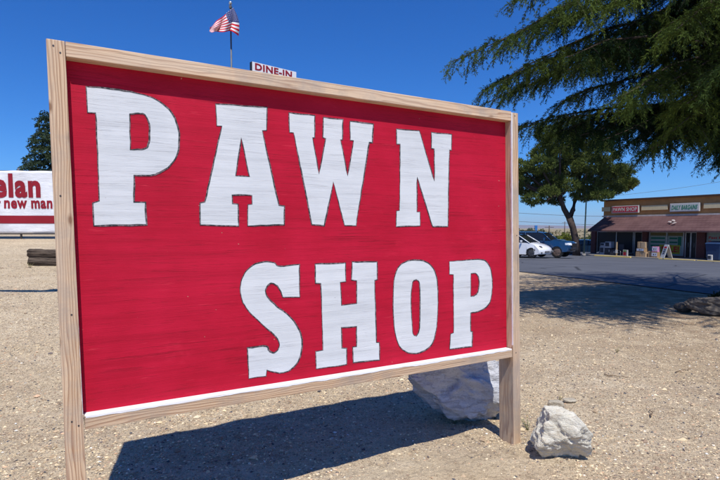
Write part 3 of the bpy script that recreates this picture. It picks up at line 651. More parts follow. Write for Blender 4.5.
# umbrella pine by the lot: rounded tufts of foliage on bare rising limbs
def pine(base, px_clumps, trunkpts, label, seed):
    r = np.random.default_rng(seed); root = empty('pine_tree', base, 0, label, 'tree'); b = Vector(base)
    mb = MB(); mb.tube([p-b for p, _ in trunkpts[0]], [q for _, q in trunkpts[0]], 12)
    mb.build('trunk', BK2, root)
    lm = MB()
    for path in trunkpts[1:]: lm.tube([p-b for p, _ in path], [q for _, q in path], 8)
    hub = [trunkpts[1][-1][0], trunkpts[2][-1][0]]
    PP, DD, CC, LL = [], [], [], []
    for c, rx, rz in px_clumps:
        h = min(hub, key=lambda q: (q-c).length); md = (h+c)/2+Vector((0, 0, -.5)); lm.tube([h-b, md-b, c-b], [.16, .10, .05], 6)
        n = int(460*rx*rz+60); v = norm(r.normal(size=(n, 3))); rad = r.uniform(.62, 1.0, (n, 1))**.6
        lump = 1+.18*np.sin(v[:, :1]*7+c.x)+.15*np.sin(v[:, 1:2]*9+c.z*3)
        p = v*rad*lump*np.array([rx, rx, rz]); p[:, 2] = np.where(p[:, 2] < 0, p[:, 2]*.65, p[:, 2])
        tn = r.uniform(.7, 1.3, (n, 1)); mixv = r.random((n, 1))*.6+.4*r.random()
        cc = (np.array((.045, .075, .022))*(1-mixv)+np.array((.17, .20, .042))*mixv)*tn
        k = 9; ii = np.repeat(np.arange(n), k)
        PP.append(np.array(c-b)+p[ii]+r.normal(size=(n*k, 3))*.05); DD.append(norm(v[ii]*.8+np.array([0, 0, .35])+r.normal(size=(n*k, 3))*.6)); LL.append(r.uniform(.7, 1.3, n*k)); CC.append(cc[ii])
    lm.build('limbs', BK2, root)
    P = np.concatenate(PP); quads(P, np.concatenate(DD), np.concatenate(LL)*.24, np.concatenate(LL)*.028, r, 'foliage', CED, root, np.concatenate(CC)); print('pine', len(P))
    return root
BK2 = bark_mat('dark_pine_bark', (.045, .032, .028), (.10, .075, .065))
Yp = 47.0
def ap(px, py, dy=0): return at(px, py, Yp+dy)
pb = ap(577, 247); pb.z = gz(pb.x, pb.y)-.15
tp = [[(Vector(pb), .36), (ap(575.5, 240), .31), (ap(573, 228), .28), (ap(569.5, 218), .30)],
      [(ap(569.8, 219), .26), (ap(564, 209), .22), (ap(561, 200, -.3), .18), (ap(560, 190, -.3), .12)],
      [(ap(569.2, 219), .24), (ap(573, 210), .22), (ap(575, 200, .4), .2), (ap(578, 188, .5), .13)]]
cl = []
rr = random.Random(2)
for (px, py, rx, rz) in [(530, 176, 1.3, .9), (526, 190, 1.0, .7), (540, 166, 1.3, .9), (533, 200, .9, .6), (545, 183, 1.2, .8), (553, 172, 1.4, .9), (556, 200, .9, .6), (543, 154, 1.3, .9), (560, 158, 1.4, 1.0),
                         (572, 170, 1.4, 1.0), (578, 156, 1.4, 1.0), (590, 166, 1.4, .9), (600, 178, 1.4, .8), (590, 186, 1.3, .7), (608, 190, 1.4, .65), (622, 186, 1.2, .65), (628, 183, .9, .6), (612, 172, 1.4, .8), (584, 196, 1.1, .6), (622, 172, 1.1, .7), (603, 156, 1.3, .9),
                         (560, 143, 1.5, 1.0), (585, 140, 1.5, 1.0), (548, 134, 1.3, .9), (572, 127, 1.4, .9), (600, 144, 1.2, .8), (516, 182, 1.0, .7), (520, 168, 1.0, .7), (568, 186, 1.1, .7), (548, 192, .9, .5), (556, 181, 1.0, .6), (600, 196, 1.0, .5), (509, 175, .9, .6)]:
    cl.append((ap(px, py, rr.uniform(-2.2, 2.2)), rx*.86, rz*.86))
pine(tuple(pb), cl, tp, 'umbrella pine with a forked dark trunk beside the shops', 6)

# far scrub and small trees beyond the lot
def bush(px, py, Y, w_, h_, label, cat, name, col, seed, trunk=True, grp=None):
    r = np.random.default_rng(seed); p = at(px, py, Y); gzv = gz(p.x, p.y); top = p.z
    b = Vector((p.x, p.y, gzv)); root = empty(name, b, 0, label, cat, grp)
    H = top-gzv; n = 900; v = norm(r.normal(size=(n, 3))); rad = r.uniform(.3, 1, (n, 1))**.5
    q = v*rad*np.array([w_, w_, h_])*(1+.25*np.sin(v[:, :1]*6+seed)); q[:, 2] += H-h_
    MB().tube([(0, 0, -.1), (.1, 0, H*.5), (0, 0, H-h_*.5)], [.12, .09, .04], 6).build('trunk', BK2, root)
    k = 4; ii = np.repeat(np.arange(n), k); cc = np.array(col)*r.uniform(.7, 1.3, (n*k, 1))
    quads(q[ii]+r.normal(size=(n*k, 3))*.1, norm(v[ii]+r.normal(size=(n*k, 3))*.7), np.full(n*k, .3*max(1, w_/1.5)), np.full(n*k, .09*max(1, w_/1.5)), r, 'foliage', CED, root, cc)
bush(527.5, 229.5, 115, 2.2, 1.9, 'pale small tree beyond the lot nearest the sign post', 'tree', 'small_tree', (.13, .15, .09), 31)
bush(540.5, 231, 105, 1.7, 1.7, 'round green shrub beyond the lot above the blue truck cab', 'shrub', 'shrub', (.10, .12, .04), 32)
bush(566, 236.0, 90, 2.2, 1.4, 'yellow green bush showing just left of the pine trunk', 'shrub', 'shrub', (.15, .17, .03), 33)
bush(559, 237.5, 98, 1.2, 1.0, 'low green bush behind the blue truck windscreen', 'shrub', 'shrub', (.13, .15, .04), 35)
bush(592, 240, 88, 2.6, 1.1, 'low olive scrub between the pine trunk and the shops', 'shrub', 'shrub', (.10, .12, .05), 34)
bush(598.5, 234, 70, 1.1, 1.7, 'upright green bush right at the corner of the shops', 'shrub', 'shrub', (.07, .10, .03), 36)

b_ = ground_at(722, 307)
r_ = np.random.default_rng(77); root = empty('shrub', (b_.x+.15, b_.y+.2, gh(b_.x+.15, b_.y+.2)), 0, 'low dark shrub above the long brown rock in the cedar shade', 'shrub')
v = norm(r_.normal(size=(1500, 3))); v[:, 2] = abs(v[:, 2]); q = v*r_.uniform(.3, 1, (1500, 1))**.5*np.array([.26, .2, .20]); ii = np.repeat(np.arange(1500), 4)
MB().tube([(0, 0, -.05), (.02, 0, .12), (0, 0, .25)], [.03, .02, .01], 6).build('stem', BK, root)
quads(q[ii]+r_.normal(size=(6000, 3))*.02, norm(v[ii]+r_.normal(size=(6000, 3))*.7), np.full(6000, .06), np.full(6000, .012), r_, 'foliage', CED, root, np.array((.03, .045, .02))*r_.uniform(.6, 1.3, (6000, 1)))

# ------------------------------------------------------------------ text as geometry
def text_mesh(body, w_, h_, bold=0.0, shear=0.0, depth=.006):
    """letters fitted to a w x h box, lower left at the origin, in the xz plane facing -y"""
    cu = bpy.data.curves.new('tmp', 'FONT'); cu.body = body; cu.offset = bold; cu.shear = shear; cu.extrude = .01; cu.space_character = 1+bold*2.6; cu.resolution_u = 3
    o = bpy.data.objects.new('tmp', cu); COL.objects.link(o); bpy.context.view_layer.update()
    me = bpy.data.meshes.new_from_object(o.evaluated_get(bpy.context.evaluated_depsgraph_get()))
    bpy.data.objects.remove(o); bpy.data.curves.remove(cu); me.materials.clear()
    co = np.array([v.co[:] for v in me.vertices]); lo, hi = co.min(0), co.max(0)
    for v in me.vertices:
        x, y, z = v.co; v.co = ((x-lo[0])/(hi[0]-lo[0])*w_, -(z+.01)/.02*depth, (y-lo[1])/(hi[1]-lo[1])*h_)
    me.flip_normals(); me.update(); me.name = 'lettering'
    return me
def lettering(body, loc, w_, h_, mat, parent, bold=.02, shear=0, depth=.006, name='lettering'):
    me = text_mesh(body, w_, h_, bold, shear, depth); o = link(name, me, mat, parent); o.location = loc; return o

# ------------------------------------------------------------------ shops
FX, FY = at(605, 228, 50).x, 50.0
e = Vector((.488, -.872, 0)).normalized()
shop = empty('shop_building', (FX, FY, -1.05), math.atan2(e.y, e.x), 'low brown strip of shops with a maroon shingle awning at the far right', 'building')
# local frame: x along the front to the right, -y out towards the lot, z up
def s_of(px, off=0):
    """distance along the front for an image column, on the plane that stands off the wall"""
    nx_, ny_ = -e.y, e.x            # local +y
    k = (px-360)/F; bx_, by_ = FX-off*nx_, FY-off*ny_
    c_, s__ = math.cos(PITCH), math.sin(PITCH)
    return (k*by_*c_-bx_)/(e.x-k*e.y*c_)
BRN = plain('brown_stucco', (.56, .265, .095), .85, var=.12, scale=3, bump=.01); BRD = plain('dark_brown_trim', (.10, .05, .03), .8)
CRM = plain('cream_stucco', (.72, .58, .34), .8, var=.06); TRM = plain('pale_trim', (.55, .47, .42), .7)
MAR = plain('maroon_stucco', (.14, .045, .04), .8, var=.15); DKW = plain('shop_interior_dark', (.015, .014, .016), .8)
CON = plain('concrete_walk', (.24, .22, .20), .9, var=.12); YEL = plain('yellow_kerb_paint', (.80, .58, .16), .7, var=.15, scale=4)
ALU = plain('aluminium_frame', (.42, .44, .46), .4, .5, .6)
GLS = NT('shop_glass', .3, .12); GLS.b.inputs['Base Color'].default_value = (.02, .024, .03, 1); GLS = GLS.m
CLR = NT('clear_pane', .05, .5); CLR.b.inputs['Transmission Weight'].default_value = 1; CLR.b.inputs['IOR'].default_value = 1.05; CLR.color((.85, .9, .9)); CLR = CLR.m
shg = NT('maroon_shingles', .9, .15); c = shg.coord(); bk = shg.n('ShaderNodeTexBrick'); shg.set(bk.inputs['Vector'], shg.coord((1, 1, 1), 'UV'))
bk.inputs['Scale'].default_value = 1; bk.inputs['Brick Width'].default_value = .3; bk.inputs['Row Height'].default_value = .16; bk.inputs['Mortar Size'].default_value = .012
bk.inputs['Color1'].default_value = (.112, .062, .060, 1); bk.inputs['Color2'].default_value = (.092, .050, .049, 1); bk.inputs['Mortar'].default_value = (.06, .025, .028, 1)
shg.color(shg.mix(shg.ramp(shg.noise(c, 1.1, 5), [(.4, 0), (.7, .5)]), bk.outputs[0], (.16, .09, .085))); SHG = shg.m
x0, x1 = -.3, 26.0
m = MB(); m.box(((x0+x1)/2, 6.15, 2.45), (x1-x0, 12, 5.1), mi=0); m.build('wall', BRN, shop)
m = MB(); m.box(((x0+x1)/2, .02, 5.06), (x1-x0+.2, .34, .14)); m.build('coping', BRD, shop)
m = MB(); m.box(((x0+x1)/2, .05, 3.56), (x1-x0+.06, .16, .13)); m.build('trim', TRM, shop)
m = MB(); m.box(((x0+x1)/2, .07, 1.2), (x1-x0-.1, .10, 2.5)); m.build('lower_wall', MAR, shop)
# sloped shingle awning with UVs in metres
xa, xb = -.05, 26
V = [(xa, -.02, 3.50), (xb, -.02, 3.50), (xb, -2.45, 2.24), (xa, -2.45, 2.24), (xa, -2.45, 2.12), (xb, -2.45, 2.12), (xa, -.02, 2.12), (xb, -.02, 2.12)]
me = bpy.data.meshes.new('awning'); me.from_pydata(V, [], [(3, 2, 1, 0), (4, 5, 2, 3), (6, 7, 5, 4), (0, 6, 4, 3), (2, 5, 7, 1)]); uv = me.uv_layers.new(name='UVMap')
for p in me.polygons:
    for li in p.loop_indices:
        v = me.vertices[me.loops[li].vertex_index].co; uv.data[li].uv = (v.x, math.hypot(v.y, v.z-2.12))
aw = link('awning', me, [SHG, BRD], shop); me.polygons[2].material_index = 1
def panel_px(name, pa, pb_, z0, z1, mat, th=.08, y=0, parent=shop):
    a, b = s_of(pa), s_of(pb_); m = MB(); m.box(((a+b)/2, y-th/2, (z0+z1)/2), (b-a, th, z1-z0)); return m.build(name, mat, parent), a, b
for pa, pb_ in ((601.5, 610), (641, 667), (703, 730), (742, 770)): panel_px('cream_panel', pa, pb_, 4.03, 4.44, CRM, .05)
SW = plain('sign_white', (.62, .60, .55), .6, var=.04); SR = plain('sign_red', (.50, .03, .06), .6); SG = plain('sign_green', (.02, .22, .10), .6)
sb = lambda pa, pb_, lab: empty('shop_sign', (0, 0, 0), 0, lab, 'sign')
def fascia_sign(pa, pb_, z0, z1, label, text, tm, bgm, shear):
    a, b = s_of(pa), s_of(pb_)
    r_ = empty('shop_sign', (0, 0, 0), 0, label, 'sign')
    r_.matrix_world = Matrix.Translation(shop.location) @ Matrix.Rotation(shop.rotation_euler.z, 4, 'Z') @ Matrix.Translation((a, -.16, z0))
    MB().box(((b-a)/2, .09, (z1-z0)/2), (b-a, .14, z1-z0), bev=.01).build('cabinet', SW, r_)
    bd = .07
    MB().box(((b-a)/2, .011, (z1-z0)/2), (b-a-2*bd, .012, z1-z0-2*bd)).build('sign_face', bgm, r_)
    lettering(text, (bd+.08, .003, bd+.09), b-a-2*bd-.16, z1-z0-2*bd-.18, tm, r_, .025, shear)
fascia_sign(612, 638.8, 3.83, 4.50, 'red sign with white PAWN SHOP lettering on the brown parapet', 'PAWN SHOP', SW, SR, 0)
fascia_sign(670, 699.5, 3.82, 4.52, 'white sign with green slanted DAILY BARGAINS lettering on the brown parapet', 'DAILY BARGAINS', SG, SW, .25)
# shopfronts: each a framed window with what hangs in it
def window(pa, pb_, z0, z1, mull, back, extras=()):
    a, b = s_of(pa), s_of(pb_); f = MB(); t_ = .05
    for z in (z0, z1): f.box(((a+b)/2, -.03, z), (b-a, .07, t_))
    for x in [a, b]+[s_of(q) for q in mull]: f.box((x, -.031, (z0+z1)/2), (t_*1.3, .07, z1-z0+.04))
    fr = f.build('window', ALU, shop); MB().box(((a+b)/2, -.005, (z0+z1)/2), (b-a, .012, z1-z0)).build('pane', back, fr)
    return fr, a, b
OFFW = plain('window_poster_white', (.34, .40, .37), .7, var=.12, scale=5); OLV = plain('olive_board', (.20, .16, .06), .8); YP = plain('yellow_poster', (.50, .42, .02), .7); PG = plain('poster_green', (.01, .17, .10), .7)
PRD = plain('poster_red', (.55, .02, .03), .7)
w1, a, b = window(598, 634, .15, 2.1, (617,), GLS)
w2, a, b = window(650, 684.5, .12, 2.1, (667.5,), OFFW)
def sticker(fr, pa, pb_, z0, z1, mat, name='poster', y=-.022):
    a, b = s_of(pa), s_of(pb_); return MB().box(((a+b)/2, y, (z0+z1)/2), (b-a, .008, z1-z0)).build(name, mat, fr)
for pa, pb_ in ((651, 666.5), (668.5, 683.5)): sticker(w2, pa, pb_, 1.78, 2.06, OLV, 'header_board')
for pa, pb_ in ((651.5, 665.5), (670, 678)):
    for z in (1.50, 1.16, .84): sticker(w2, pa, pb_, z, z+.14, PG, 'green_lettering_bar')
sticker(w2, 678.5, 682, .95, 1.7, PG, 'dark_green_poster')
yp = sticker(w2, 660, 681, .25, 1.0, YP, 'yellow_poster', -.032)
a = s_of(662.5); lettering('SALE!', (a, -.040, .38), s_of(680)-a, .52, PRD, yp, .04)
w3, a, b = window(708, 730, .12, 2.1, (), OFFW)
w4, a, b = window(742, 790, .12, 2.1, (765,), GLS)
a = s_of(709.5)
for k, tx in enumerate(('Fast Hot', 'Homemade')): lettering(tx, (a, -.02, 1.58-.32*k), 1.35, .20, PRD, w3, .03)
for k in (2, 3): sticker(w3, 709.5, 715-k, 1.58-.32*k, 1.74-.32*k, PRD, 'red_lettering_bar')
def door(pa, pb_, lab, op=False):
    a, b = s_of(pa), s_of(pb_)
    d = MB().box(((a+b)/2, -.004, 1.05), (b-a, .05, 2.1)).build('door', GLS if not op else DKW, shop); tag(d, lab)
    f = MB()
    for x in (a, b): f.box((x, -.04, 1.05), (.07, .06, 2.1))
    f.box(((a+b)/2, -.04, 2.1), (b-a+.07, .061, .08)); f.build('door_frame', ALU, d)
    MB().tube([(b-.16, -.09, .85), (b-.16, -.09, 1.25)], .015, 6).build('handle', ALU, d)
door(635.5, 643, 'dark doorway of the pawn shop', True); door(686.5, 691.5, 'dark glass door standing open', True); door(692, 697.5, 'glass door with green stickers')
for pa, pb_ in ((644, 649), (698.5, 707), (592.8, 597.2), (731, 741)):
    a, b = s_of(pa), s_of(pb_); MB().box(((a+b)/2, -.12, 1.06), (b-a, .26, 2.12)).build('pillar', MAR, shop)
# little faded patch of repairs on the awning
a = s_of(671.5, 1.5)
rr = random.Random(3); PTC = plain('bleached_shingle', (.42, .36, .33), .9)
for k in range(7): MB().box((a+rr.uniform(-.25, .3), -1.42-.26*k/3+.3, 2.94-.135*k/3+.02+.15), (rr.uniform(.1, .26), .13, .03), rot=Matrix.Rotation(R(27), 3, 'X')).build('patch', PTC, shop)
# roadside kerb and walk in front of the shops
walk = MB(); walk.box((12.4, -1.56, -.20), (27.2, 3.0, .4)); wk = walk.build('sidewalk', CON); wk.location = shop.location; wk.rotation_euler = shop.rotation_euler; tag(wk, kind='structure')
kb = MB()
for pa, pb_ in ((596, 632), (660.5, 696.5), (699, 728)):
    a, b = s_of(pa, 3.1), s_of(pb_, 3.1); kb.box(((a+b)/2, -3.14, -.195), (b-a, .16, .41))
k_ = kb.build('kerb', YEL); k_.location = shop.location; k_.rotation_euler = shop.rotation_euler; tag(k_, kind='structure')

# ------------------------------------------------------------------ goods on the walk
def on_walk(px, off): 
    s_ = s_of(px, off); return Matrix.Translation(shop.location) @ Matrix.Rotation(shop.rotation_euler.z, 4, 'Z') @ Matrix.Translation((s_, -off, .0))
CB = plain('cardboard', (.34, .22, .12), .85, var=.12); CB2 = plain('cardboard_light', (.44, .31, .19), .85, var=.1); LBL = plain('printed_label', (.62, .62, .66), .6); LBD = plain('print_black', (.02, .02, .025), .6)
def carton(px, off, z, sz, label, band=None, mat=CB, lid=None, group='cartons stacked outside the shops'):
    M = on_walk(px, off) @ Matrix.Translation((0, 0, z)) @ Matrix.Rotation(random.uniform(-.12, .12), 4, 'Z')
    r_ = empty('carton', (0, 0, 0), 0, label, 'box', group); r_.matrix_world = M
    MB().box((0, 0, sz[2]/2), sz, bev=.012).build('box_body', mat, r_)
    MB().box((0, -sz[1]/2-.002, sz[2]*.5), (.05, .006, sz[2]*.98)).box((0, 0, sz[2]+.002), (.05, sz[1], .006)).build('tape', CB2, r_)
    if band:
        lb = MB().box((0, -sz[1]/2-.004, sz[2]*.55), (sz[0]*.9, .008, sz[2]*.6)).build('printed_label', band, r_)
        MB().box((-.06, -sz[1]/2-.011, sz[2]*.55), (.08, .006, sz[2]*.25)).build('print', LBD, lb); MB().box((.1, -sz[1]/2-.011, sz[2]*.55), (.06, .006, sz[2]*.2)).build('print', LBD, lb)
carton(640.6, 2.3, 0, (.42, .5, .42), 'plain brown carton at the left foot of the tall stack by the dark doorway', None)
carton(645.8, 2.3, 0, (.46, .5, .42), 'plain brown carton at the right foot of the tall stack by the dark doorway', None, CB2)
carton(643.0, 2.3, .43, (.74, .5, .32), 'wide carton with a white printed label in the middle of the tall stack', LBL)
carton(641.4, 2.3, .76, (.34, .46, .52), 'tall narrow carton at the top left of the tall stack', None, CB)
carton(645.1, 2.3, .76, (.36, .46, .50), 'paler tall narrow carton at the top right of the tall stack', None, CB2)
carton(652.2, 2.2, 0, (.34, .45, .50), 'small brown carton between the tall stack and the pink carton', None)
carton(657.0, 2.3, 0, (.52, .45, .46), 'brown carton with a white label under the pink carton', LBL)
carton(657.0, 2.3, .47, (.46, .42, .44), 'pink and white carton on top of a brown one by the folding board', LBL, plain('pink_print', (.55, .25, .42), .6))
def aframe(px, off, rz, w_, h_, label, big=True):
    r_ = empty('sandwich_board', (0, 0, 0), 0, label, 'sign'); r_.matrix_world = on_walk(px, off) @ Matrix.Rotation(rz, 4, 'Z')
    for sg in (-1, 1):
        rot = Matrix.Rotation(sg*R(17), 3, 'X')
        b_ = MB().box((0, sg*.17, h_/2), (w_, .03, h_*1.03), rot=rot, bev=.008).build('board', SW, r_)
        if sg < 0:
            M = Matrix.Translation((0, -.17, h_/2)) @ rot.to_4x4()
            for k, (z, ww, hh, mt) in enumerate(((.30, .6, .13, PRD), (.12, .5, .07, LBD), (-.02, .55, .07, LBD), (-.16, .45, .07, LBD))):
                t_ = MB().box((0, -.02, z*h_), (w_*ww, .008, hh*h_)).build('painted_line', mt, b_); t_.data.transform(M)
aframe(667.5, 2.85, R(-32), .62, 1.12, 'white folding sandwich board standing on the yellow kerb in front of the windows')
# small bright poster box at the kerb
r_ = empty('poster_stand', (0, 0, 0), 0, 'small red green and white poster panel leaning on the yellow kerb', 'sign'); r_.matrix_world = on_walk(626.3, 2.8) @ Matrix.Rotation(R(-20), 4, 'Z')
MB().box((0, 0, .28), (.62, .05, .55), bev=.01).build('board', SW, r_)
MB().box((-.06, -.03, .22), (.38, .012, .30)).build('red_panel', PRD, r_); MB().box((-.04, -.03, .45), (.36, .012, .12)).build('green_panel', plain('lime_print', (.25, .42, .05), .6), r_)
[MB().box((q, .05, .27), (.03, .03, .54)).build('leg', LBD, r_) for q in (-.22, .22)]
# goods standing in shade on the left
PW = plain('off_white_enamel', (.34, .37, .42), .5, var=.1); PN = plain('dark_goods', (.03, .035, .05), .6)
def appliance(px, off, z, sz, label, mat=PW, cat='appliance', grp=None):
    r_ = empty('boxy_appliance', (0, 0, 0), 0, label, cat, grp); r_.matrix_world = on_walk(px, off) @ Matrix.Translation((0, 0, z))
    MB().box((0, 0, sz[2]/2), sz, bev=.03).build('body', mat, r_)
    MB().box((-sz[0]*.12, -sz[1]/2-.01, sz[2]*.55), (sz[0]*.6, .02, sz[2]*.6), bev=.005).build('front_panel', PN, r_)
    MB().box((sz[0]*.34, -sz[1]/2-.012, sz[2]*.6), (sz[0]*.12, .02, sz[2]*.3)).build('control', PW if mat is not PW else LBL, r_)
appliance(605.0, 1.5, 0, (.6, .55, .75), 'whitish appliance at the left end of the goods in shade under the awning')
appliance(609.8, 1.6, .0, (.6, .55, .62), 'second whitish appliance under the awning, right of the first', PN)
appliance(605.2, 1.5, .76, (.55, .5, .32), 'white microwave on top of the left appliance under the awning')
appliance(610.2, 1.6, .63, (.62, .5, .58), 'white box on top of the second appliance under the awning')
appliance(615.0, 1.9, 0, (.5, .5, .50), 'low dark cabinet with a white corner right of the appliances', PN)
r_ = empty('garden_chair', (0, 0, 0), 0, 'dark folding chair beside the goods in the awning shade', 'chair'); r_.matrix_world = on_walk(620.5, 2.0)
MB().box((0, 0, .44), (.5, .46, .04), bev=.01).build('seat', PN, r_); MB().box((0, .22, .74), (.5, .03, .5), bev=.01).build('backrest', PN, r_)
for sx in (-.22, .22):
    for sy in (-.2, .2): MB().tube([(sx, sy, 0), (sx, sy, .44)], .015, 6).build('leg', ALU, r_)
r_ = empty('post', (0, 0, 0), 0, 'short wooden post with a white card standing by the kerb', 'post'); r_.matrix_world = on_walk(617.3, 2.7)
MB().box((0, 0, .6), (.09, .09, 1.2), bev=.01).build('shaft', plain('pale_wood', (.5, .36, .2), .8), r_); MB().box((.03, -.05, .38), (.2, .02, .3)).build('card', SW, r_)
# blue bin at the right edge
r_ = empty('bin', (0, 0, 0), 0, 'dark blue lidded bin in front of the shop window at the right edge', 'bin'); r_.matrix_world = on_walk(716.6, 2.2)
BL = plain('dark_blue_plastic', (.02, .045, .11), .5)
MB().hull8([(-.42, -.36, .06), (.42, -.36, .06), (.42, .36, .06), (-.42, .36, .06), (-.52, -.45, 1.25), (.52, -.45, 1.25), (.52, .45, 1.25), (-.52, .45, 1.25)], bev=.03).build('body', BL, r_)
MB().hull8([(-.55, -.5, 1.25), (.55, -.5, 1.25), (.55, .48, 1.25), (-.55, .48, 1.25), (-.5, -.42, 1.33), (.5, -.42, 1.33), (.5, .48, 1.45), (-.5, .48, 1.45)], bev=.02).build('lid', BL, r_)
for sx in (-.4, .4): MB().tube([(sx-.05, .3, .1), (sx+.05, .3, .1)], .1, 12).build('wheel', LBD, r_)
appliance(712.2, 2.5, 0, (.34, .3, .42), 'small white crate at the foot of the dark blue bin', SW, 'crate')

# ------------------------------------------------------------------ vehicles
def paint(name, c): 
    t = NT(name, .25, .5); t.b.inputs['Base Color'].default_value = (*c, 1); t.b.inputs['Coat Weight'].default_value = .8; t.b.inputs['Coat Roughness'].default_value = .04; return t.m
RUB = plain('tyre_rubber', (.018, .018, .019), .85); BLK = plain('black_trim', (.02, .02, .022), .5); CGL = NT('car_glass', .04, .6); CGL.b.inputs['Base Color'].default_value = (.012, .014, .017, 1); CGL = CGL.m
LMP = NT('lamp_lens', .08, .7); LMP.b.inputs['Base Color'].default_value = (.75, .77, .8, 1); LMP = LMP.m
def car(name, label, cat, loc, rz, prof, hw, wheels, wr, gh_, mats, nose, truck=False, group=None):
    """prof: lower body outline (x,z) from tail bottom forward over the nose and back along the belt; gh_: glasshouse outline"""
    body_m, rim_m = mats[:2]
    root = empty(name, loc, rz, label, cat, group)
    # underside outline with wheel arches
    xr, xf = wheels; ar = wr*1.18; low = []
    zb = .22 if not truck else .42
    def arch(xc): return [(xc-ar*math.cos(t_), wr+ar*math.sin(t_)) for t_ in np.linspace(max(0, math.asin(max(0, (zb-wr))/ar)) if zb > wr else -math.asin((wr-zb)/ar), math.pi+(math.asin((wr-zb)/ar) if zb < wr else -math.asin((zb-wr)/ar)), 14)]
    x_tail, x_nose = prof[-1][0], prof[0][0]
    low = [(x_tail+.02, zb+.06)]+arch(xr)+arch(xf)+[(x_nose-.03, zb+.04)]
    outline = low+prof
    bm = bmesh.new(); NS = 9; rings = []
    for j in range(NS):
        yy = -1+2*j/(NS-1); yn = math.copysign(abs(yy)**.55, yy)
        ring = []
        for x, z in outline:
            zz = z
            top = smooth(.6, 1.0, z/max(p[1] for p in prof))
            y = yn*hw*(1-.07*top)
            # round the nose and the tail in plan
            fx = smooth(x_nose-1.0, x_nose, x); bx_ = smooth(x_tail+.6, x_tail, x) if False else 1-smooth(x_tail, x_tail+.6, x)
            xx = x-fx*nose*abs(yn)**2.6-(-1)*bx_*.16*abs(yn)**3
            if z > .6: zz = z-.05*abs(yn)**4
            ring.append(bm.verts.new((xx, y, zz)))
        rings.append(ring)
    n = len(outline)
    for A, B in zip(rings, rings[1:]):
        for k in range(n):
            f = bm.faces.new((A[k], B[k], B[(k+1) % n], A[(k+1) % n])); f.smooth = True
    bm.faces.new(rings[0]); bm.faces.new(rings[-1][::-1])
    bmesh.ops.triangulate(bm, faces=[f for f in bm.faces if len(f.verts) > 4])
    bmesh.ops.recalc_face_normals(bm, faces=bm.faces)
    me = bpy.data.meshes.new('body'); bm.to_mesh(me); bm.free(); me.materials.append(body_m)
    try: me.set_sharp_from_angle(angle=R(40))
    except Exception: pass
    body = bpy.data.objects.new('body', me); COL.objects.link(body); body.parent = root
    # glasshouse: glass block, roof skin, pillars
    g = gh_; wb, wt = hw*.93, hw*.76
    zt = max(p[1] for p in g); zbm = min(p[1] for p in g)
    def gy(z): return wb+(wt-wb)*(z-zbm)/(zt-zbm)
    bm = bmesh.new(); L_ = [bm.verts.new((x, gy(z), z)) for x, z in g]; Rr = [bm.verts.new((x, -gy(z), z)) for x, z in g]; k = len(g)
    bm.faces.new(L_); bm.faces.new(Rr[::-1])
    for i in range(k): bm.faces.new((L_[i], Rr[i], Rr[(i+1) % k], L_[(i+1) % k]))
    bmesh.ops.recalc_face_normals(bm, faces=bm.faces); me = bpy.data.meshes.new('windows'); bm.to_mesh(me); bm.free(); link('windows', me, CGL, root)
    tops = [p for p in g if p[1] > zt-.14]; tops.sort()
    rf = MB(); a_, b_ = tops[0], tops[-1]
    xs_ = np.linspace(a_[0]-.02, b_[0]+.03, 7); prev = None
    for x in xs_:
        zz = np.interp(x, [p[0] for p in tops], [p[1] for p in tops]); row = [rf.bm.verts.new((x, s_*(gy(zz)+.012), zz-.02 if abs(s_) > .9 else zz+.035-.03*s_*s_)) for s_ in (-1, -.94, -.5, 0, .5, .94, 1)]
        if prev:
            for q in range(6): rf.bm.faces.new((prev[q], prev[q+1], row[q+1], row[q])).smooth = True
        prev = row
    rf.build('roof', mats[2] if len(mats) > 2 else body_m, root)
    def pil(x0_, z0_, x1_, z1_, w_=.035):
        for s_ in (-1, 1): MB().tube([(x0_, s_*(gy(z0_)+.004), z0_), (x1_, s_*(gy(z1_)+.004), z1_)], w_, 5).build('pillar', body_m, root)
    g_sorted = g
    pil(*g[0], *g[1]); pil(*g[-1], *g[-2])
    xm = (g[0][0]*.45+g[-1][0]*.55); pil(xm, zbm, xm-.04, zt-.04, .03)
    if truck: pil(xm-1.1, zbm, xm-1.15, zt-.04, .04)
    for xc in (xr, xf):
        for s_ in (-1, 1):
            y = s_*(hw-.13)
            wh = MB()
            for ra, ya, yb in ((wr, -.11, .11),): wh.tube([(xc, y-.12, wr), (xc, y-.10, wr), (xc, y+.10, wr), (xc, y+.12, wr)], [wr*.93, wr, wr, wr*.93], 24)
            wo = wh.build('wheel', RUB, root); rm = MB(); yo = y+s_*.125
            rm.tube([(xc, yo-.012*s_, wr), (xc, yo, wr)], [wr*.66, wr*.62], 20)
            for q in range(5):
                an = q*2*math.pi/5; rm.box((xc+math.cos(an)*wr*.34, yo+.008*s_, wr+math.sin(an)*wr*.34), (wr*.58, .02, wr*.13), rot=Matrix.Rotation(-an, 3, 'Y'))
            rm.build('rim', rim_m, wo)
    un = MB(); un.box(((x_tail+x_nose)/2-.05, 0, zb+.22), (x_nose-x_tail-.9, hw*2-.36, .34)); un.build('underbody', BLK, root)
    return root, body, gy
